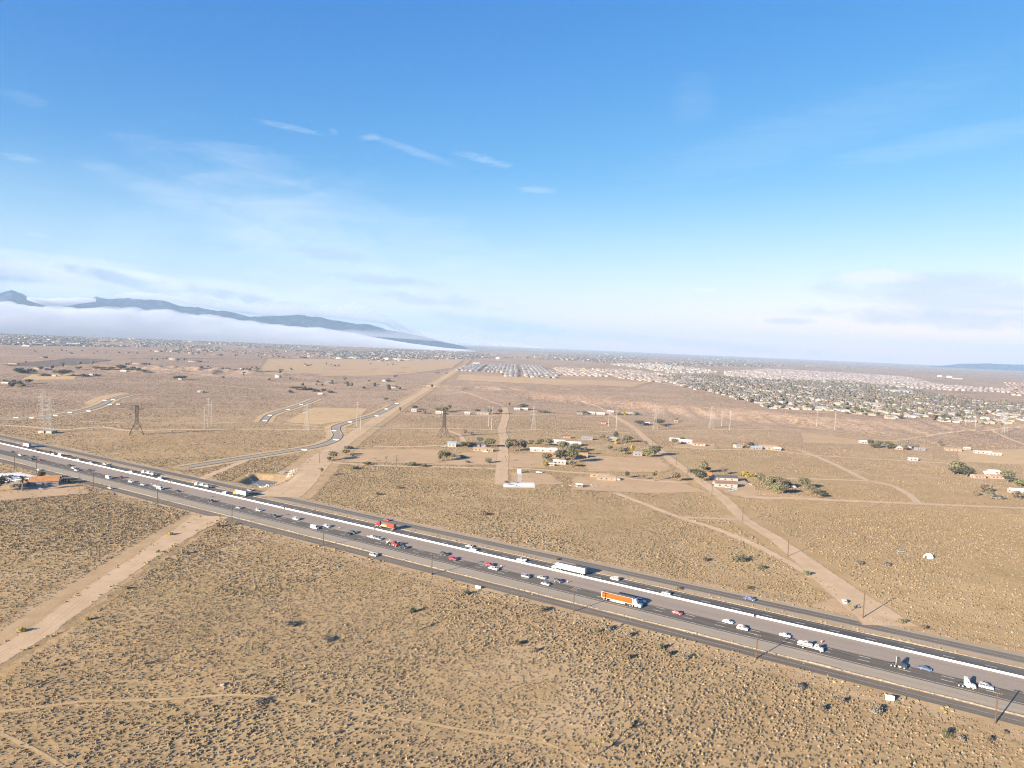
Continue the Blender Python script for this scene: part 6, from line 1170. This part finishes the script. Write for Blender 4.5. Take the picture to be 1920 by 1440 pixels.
e0 = np.arange(k-1); e1 = 39*k+np.arange(k-1); e2 = np.arange(39)*k; e3 = np.arange(39)*k+k-1
Fs = np.vstack([side(e0+1, e0), side(e1, e1+1), side(e2, e2+k), side(e3+k, e3)])
m = bpy.data.materials.new('fog'); m.use_nodes = True; m.node_tree.nodes.clear(); nt = NT(m.node_tree); pv = nt.N.new('ShaderNodeVolumePrincipled'); pv.inputs['Color'].default_value = (.62,.66,.76,1); pv.inputs['Density'].default_value = FOG_D; pv.inputs['Anisotropy'].default_value = 0.0
oo = nt.N.new('ShaderNodeOutputMaterial'); nt.L.new(pv.outputs[0], oo.inputs['Volume'])
o = np_obj('fog_bank', np.vstack([Va, Vb]), np.vstack([Ft, Fb, Fs]), m); tag(o, 'long low bank of white fog lying before the mountains', 'fog', kind='stuff')
# cloud clinging to the summits: a second closed body resting on the ridge
def cloud_body(name, pts, lift, drop, D, half, dens, label, seed):
    q = np.array(pts, float); a_ = np.array([math.atan2(*ray(x_, y_)[:2]) for x_, y_ in q]); zz = np.array([HC+ray(x_, y_)[2]/math.hypot(*ray(x_, y_)[:2])*D for x_, y_ in q])
    az = np.linspace(a_[0], a_[-1], 260); u = np.linspace(0, 1, 24); R = D-half+2*half*u; base = np.interp(az, a_, zz)[None]; X = R[:,None]*np.sin(az); Y = R[:,None]*np.cos(az)
    e = (np.sin(math.pi*u)[:,None]**.6)*(np.clip(np.minimum(az-az[0], az[-1]-az)/.11, 0, 1)[None]**.6); L = .55*fbm(X/800, Y/800, seed, 4)+.45*fbm(X/230, Y/230, seed+5, 3)
    Zt = base+lift*e*(2.2*L-.35)-drop*.35; Zb = base-drop*(.45+.9*e*fbm(X/500, Y/500, seed+9, 3)); Zt = np.maximum(Zt, Zb+2); k = len(az); n = X.size; i = np.arange(23)[:,None]*k+np.arange(k-1); Ft = np.stack([i, i+1, i+k+1, i+k], -1).reshape(-1, 4)
    sd_ = lambda a, b: np.stack([a, b, b+n, a+n], 1); c0 = np.arange(k-1); r0 = np.arange(23)*k
    F = np.vstack([Ft, Ft[:, ::-1]+n, sd_(c0+1, c0), sd_(23*k+c0, 23*k+c0+1), sd_(r0, r0+k), sd_(r0+2*k-1, r0+k-1)])
    m = bpy.data.materials.new(name); m.use_nodes = True; m.node_tree.nodes.clear(); nt = NT(m.node_tree); pv = nt.N.new('ShaderNodeVolumePrincipled'); pv.inputs['Color'].default_value = (.62,.66,.76,1); pv.inputs['Density'].default_value = dens
    oo = nt.N.new('ShaderNodeOutputMaterial'); nt.L.new(pv.outputs[0], oo.inputs['Volume'])
    o = np_obj(name, np.vstack([np.c_[X.ravel(), Y.ravel(), Zt.ravel()], np.c_[X.ravel(), Y.ravel(), Zb.ravel()]]), F, m); tag(o, label, 'cloud', kind='stuff')
cloud_body('summit_cloud', [(50,549),(90,556),(130,556),(180,553)], 200, 230, 14500, 600, .004, 'white cloud caught in the gap beside the highest peak', 101)
cloud_body('summit_cloud', [(215,551),(260,552),(330,560),(420,576),(500,586),(580,584),(640,590),(720,602),(760,620),(820,634)], 250, 75, 15000, 800, .0011, 'thin sheet of cloud lying along the mountain ridge', 111)
cloud_body('summit_cloud', [(600,617),(680,624),(760,630),(840,636),(920,642),(1020,650)], 170, 70, 12600, 700, .0005, 'thin veil of cloud where the mountain ridge sinks into haze', 121)
# the air
if HAZE_D:
    m = bpy.data.materials.new('haze_air'); m.use_nodes = True; m.node_tree.nodes.clear(); nt = NT(m.node_tree); pv = nt.N.new('ShaderNodeVolumePrincipled'); pv.inputs['Color'].default_value = HAZE_C; pv.inputs['Density'].default_value = HAZE_D; pv.inputs['Anisotropy'].default_value = HAZE_G
    oo = nt.N.new('ShaderNodeOutputMaterial'); nt.L.new(pv.outputs[0], oo.inputs['Volume'])
    o = MB().box((0, 0, 430), (72000, 72000, 1300)).build('haze', m); o['kind'] = 'stuff'
# sky
w = bpy.data.worlds.new('World'); SC.world = w; w.use_nodes = True; w.node_tree.nodes.clear(); nt = NT(w.node_tree)
SUN_EL = math.radians(16.3); SUN_AZ = math.radians(44.5)      # light travels toward (cos, sin) of SUN_AZ on the ground
sky = nt.N.new('ShaderNodeTexSky'); sky.sky_type = 'NISHITA'; sky.sun_disc = False; sky.sun_elevation = SUN_EL
sd = (-math.cos(SUN_AZ), -math.sin(SUN_AZ)); sky.sun_rotation = math.atan2(sd[0], sd[1]); sky.altitude = SKY_ALT; sky.air_density = SKY_AIR; sky.dust_density = SKY_DUST; sky.ozone_density = SKY_OZ
gen = nt.n('ShaderNodeTexCoord').outputs['Generated']; sx = nt.n('ShaderNodeSeparateXYZ', gen); X_, Y_, Z_ = sx.outputs
azn = nt.m('ARCTAN2', X_, Y_); el = nt.m('ARCSINE', Z_)
def sk(px, py): d = ray(px, py); return math.atan2(d[0], d[1]), math.atan2(d[2], math.hypot(d[0], d[1]))
col = sky.outputs[0]
sc_ = nt.n('ShaderNodeSeparateColor', col).outputs; col = nt.n('ShaderNodeCombineColor', *[nt.m('MULTIPLY', nt.m('POWER', sc_[i], SKY_GAM[i]), SKY_TINT[i]) for i in range(3)]).outputs[0]
v3 = nt.n('ShaderNodeCombineXYZ', nt.m('MULTIPLY', azn, 1.0), nt.m('MULTIPLY', el, 4.2), 0.0).outputs[0]
n1 = nt.noise(v3, 9, 7, .62, .6); n2 = nt.noise(nt.mapping(v3, (1, .55, 1), (3.1, 1.7, 0)), 26, 6, .62, .4); n3 = nt.noise(nt.mapping(v3, (.6, 1.8, 1), (1.3, 4.2, 0)), 14, 6, .65, 1.2); n4 = nt.noise(nt.mapping(v3, (.8, 1.3, 1), (5.3, 2.2, 0)), 62, 7, .7, .8)
def blob(px, py, wx, wy, rot=0.0, hard=.9):
    """soft patch of sky, centred on a direction; wx, wy half sizes in photo pixels"""
    a0, e0 = sk(px, py); c, s = math.cos(rot), math.sin(rot); da = nt.m('SUBTRACT', azn, a0); de = nt.m('SUBTRACT', el, e0)
    u = nt.m('ADD', nt.m('MULTIPLY', da, c/(wx/FPX)), nt.m('MULTIPLY', de, s/(wx/FPX))); v = nt.m('ADD', nt.m('MULTIPLY', da, -s/(wy/FPX)), nt.m('MULTIPLY', de, c/(wy/FPX)))
    q = nt.m('ADD', nt.m('MULTIPLY', u, u), nt.m('MULTIPLY', v, v)); return nt.m('SUBTRACT', 1.0, q)
def cloud(px, py, wx, wy, rot, colr, amt, ns, lo, hi, k=1.6):
    global col
    f = nt.m('ADD', blob(px, py, wx, wy, rot), nt.m('MULTIPLY', nt.m('SUBTRACT', ns, .5), k)); f = nt.m('MULTIPLY', nt.ss(f, lo, hi), amt); col = nt.mix(f, col, colr)
WHT = tuple(c*SKY_CL for c in (.84,.88,.94)); GRY = tuple(c*SKY_CL for c in (.30,.39,.55)); LIL = tuple(c*SKY_CL for c in (.46,.50,.60)); PNK = tuple(c*SKY_CL for c in (.86,.82,.85)); BLU = tuple(c*SKY_CL for c in (.27,.38,.56))
def ribbon():
    """white veil thickening toward the horizon"""
    global col
    f = nt.m('MULTIPLY', nt.m('SUBTRACT', 1.0, nt.ss(el, .0, .24)), nt.m('MULTIPLY_ADD', n1, .55, .45)); col = nt.mix(nt.m('MULTIPLY', f, SKY_HOR), col, tuple(c*SKY_CL for c in (.72,.86,.90)))
ribbon()
cloud(540, 455, 330, 130, -.55, WHT, .24, n1, .1, 1.5, 2.2)        # broad veil over the range
cloud(380, 400, 240, 26, -.32, WHT, .13, n3, .1, 1.2, 1.8)
cloud(240, 440, 150, 50, .5, WHT, .09, n3, .1, 1.3, 2.0)
cloud(60, 535, 430, 40, -.10, GRY, .92, n2, .0, .9, 1.5)            # cloud on the summits
cloud(60, 509, 110, 20, -.05, PNK, .55, n2, .2, 1.1, 1.4)
cloud(110, 548, 110, 18, -.05, WHT, .9, n2, .1, .9, 1.2)
cloud(330, 556, 330, 34, -.16, WHT, .8, n1, .0, .9, 1.6); cloud(300, 540, 200, 14, -.16, GRY, .7, n2, .1, .9, 1.8)
cloud(560, 580, 330, 36, -.14, WHT, .85, n1, .0, 1.0, 1.6); cloud(520, 572, 240, 13, -.15, LIL, .8, n2, .1, 1.0, 2.0)
cloud(840, 600, 330, 50, -.12, WHT, .8, n1, .0, 1.2, 1.8)
cloud(720, 460, 420, 120, -.3, WHT, .14, n1, .1, 1.5, 2.6); cloud(720, 526, 140, 12, -.02, GRY, .42, n2, .1, 1.1, 2.6)
cloud(800, 562, 190, 16, -.04, GRY, .4, n2, .2, 1.2, 2.6)
cloud(930, 607, 200, 20, -.10, BLU, .45, n2, .2, 1.1, 1.8)
cloud(640, 480, 120, 16, -.05, GRY, .35, n2, .3, 1.1, 1.8)
cloud(1850, 555, 330, 50, -.04, LIL, .55, n1, .15, 1.0, 1.9)
cloud(1640, 520, 90, 15, .0, PNK, .6, n2, .15, 1.0, 1.5)
cloud(1780, 600, 300, 22, -.04, LIL, .6, n2, .2, 1.1, 1.8)
cloud(1320, 544, 30, 7, 0, WHT, .6, n2, .2, 1.0, 1.2)
cloud(1480, 602, 60, 9, 0, LIL, .5, n2, .2, 1.0, 1.2)
cloud(1250, 640, 500, 14, -.04, LIL, .4, n2, .2, 1.2, 1.8)
cloud(545, 239, 75, 7, -.10, WHT, 0.18, n4, .2, 1.3, 3.0); cloud(626, 247, 12, 7, -.2, WHT, 0.14, n4, .2, 1.3, 3.0); cloud(694, 258, 24, 9, .1, WHT, 0.21, n4, .2, 1.3, 3.0)
cloud(905, 299, 70, 10, -.18, WHT, 0.22, n4, .2, 1.3, 3.0); cloud(780, 285, 110, 10, -.25, WHT, 0.15, n3, .2, 1.2, 1.6); cloud(40, 297, 32, 7, -.03, WHT, 0.18, n4, .2, 1.3, 3.0); cloud(50, 185, 40, 14, -.1, WHT, 0.09, n4, .2, 1.3, 3.0); cloud(70, 440, 26, 7, 0, WHT, 0.15, n4, .2, 1.3, 3.0)
cloud(110, 482, 190, 6, -.04, WHT, 0.21, n4, .1, .9, 1.2); cloud(1010, 357, 50, 8, 0, WHT, 0.19, n3, .2, 1.0, 1.6); cloud(470, 290, 120, 25, -.1, WHT, 0.09, n3, .2, 1.2, 1.8); cloud(180, 315, 30, 6, 0, WHT, 0.07, n4, .2, 1.3, 3.0)
cloud(1500, 250, 420, 60, .25, WHT, 0.07, n3, .2, 1.3, 2.0); cloud(1800, 260, 260, 25, .12, WHT, 0.10, n3, .2, 1.2, 2.0); cloud(1300, 190, 60, 60, .9, WHT, 0.06, n3, .2, 1.2, 1.6)
bg = nt.N.new('ShaderNodeBackground'); nt.set(bg.inputs[0], col); bg.inputs[1].default_value = SKY_STR; wo = nt.N.new('ShaderNodeOutputWorld'); nt.L.new(bg.outputs[0], wo.inputs[0])
sl = bpy.data.lights.new('sun', 'SUN'); sl.energy = SUN_E; sl.angle = math.radians(.53); sl.color = SUN_C; so = bpy.data.objects.new('sun', sl); COL.objects.link(so)
so.rotation_euler = Vector((math.cos(SUN_AZ)*math.cos(SUN_EL), math.sin(SUN_AZ)*math.cos(SUN_EL), -math.sin(SUN_EL))).to_track_quat('-Z', 'Y').to_euler()
# ================================================================== CAMERA
cd = bpy.data.cameras.new('camera'); cd.sensor_width = 36.0; cd.lens = 36.0*FPX/1920.0; cd.clip_start = 1.0; cd.clip_end = 120000.0
co = bpy.data.objects.new('camera', cd); COL.objects.link(co); co.location = (0, 0, HC)
Fv = Vector((0, cP, -sP)); Uv = Vector((0, sP, cP)); Rv = Vector((1, 0, 0))
R2v = Rv*cR+Uv*sR; U2v = Uv*cR-Rv*sR
co.matrix_world = Matrix(((R2v.x, U2v.x, -Fv.x, 0), (R2v.y, U2v.y, -Fv.y, 0), (R2v.z, U2v.z, -Fv.z, HC), (0, 0, 0, 1)))
SC.camera = co
SC.view_settings.view_transform = 'Standard'; SC.view_settings.look = 'None'; SC.view_settings.exposure = EXPO; SC.view_settings.gamma = 1.0; SC.view_settings.use_curve_mapping = False
SC.cycles.filter_width = 1.15; SC.cycles.use_denoising = True; SC.cycles.denoising_prefilter = 'FAST'; SC.cycles.use_adaptive_sampling = False;
for _m in bpy.data.materials:
    if _m.name.startswith(('haze_air', 'fog', 'summit_cloud')): _m.cycles.volume_sampling = 'DISTANCE'
SC.cycles.volume_bounces = VOLB; SC.cycles.max_bounces = 6; SC.cycles.transparent_max_bounces = 12; SC.cycles.volume_max_steps = 64
SC.render.use_persistent_data = False
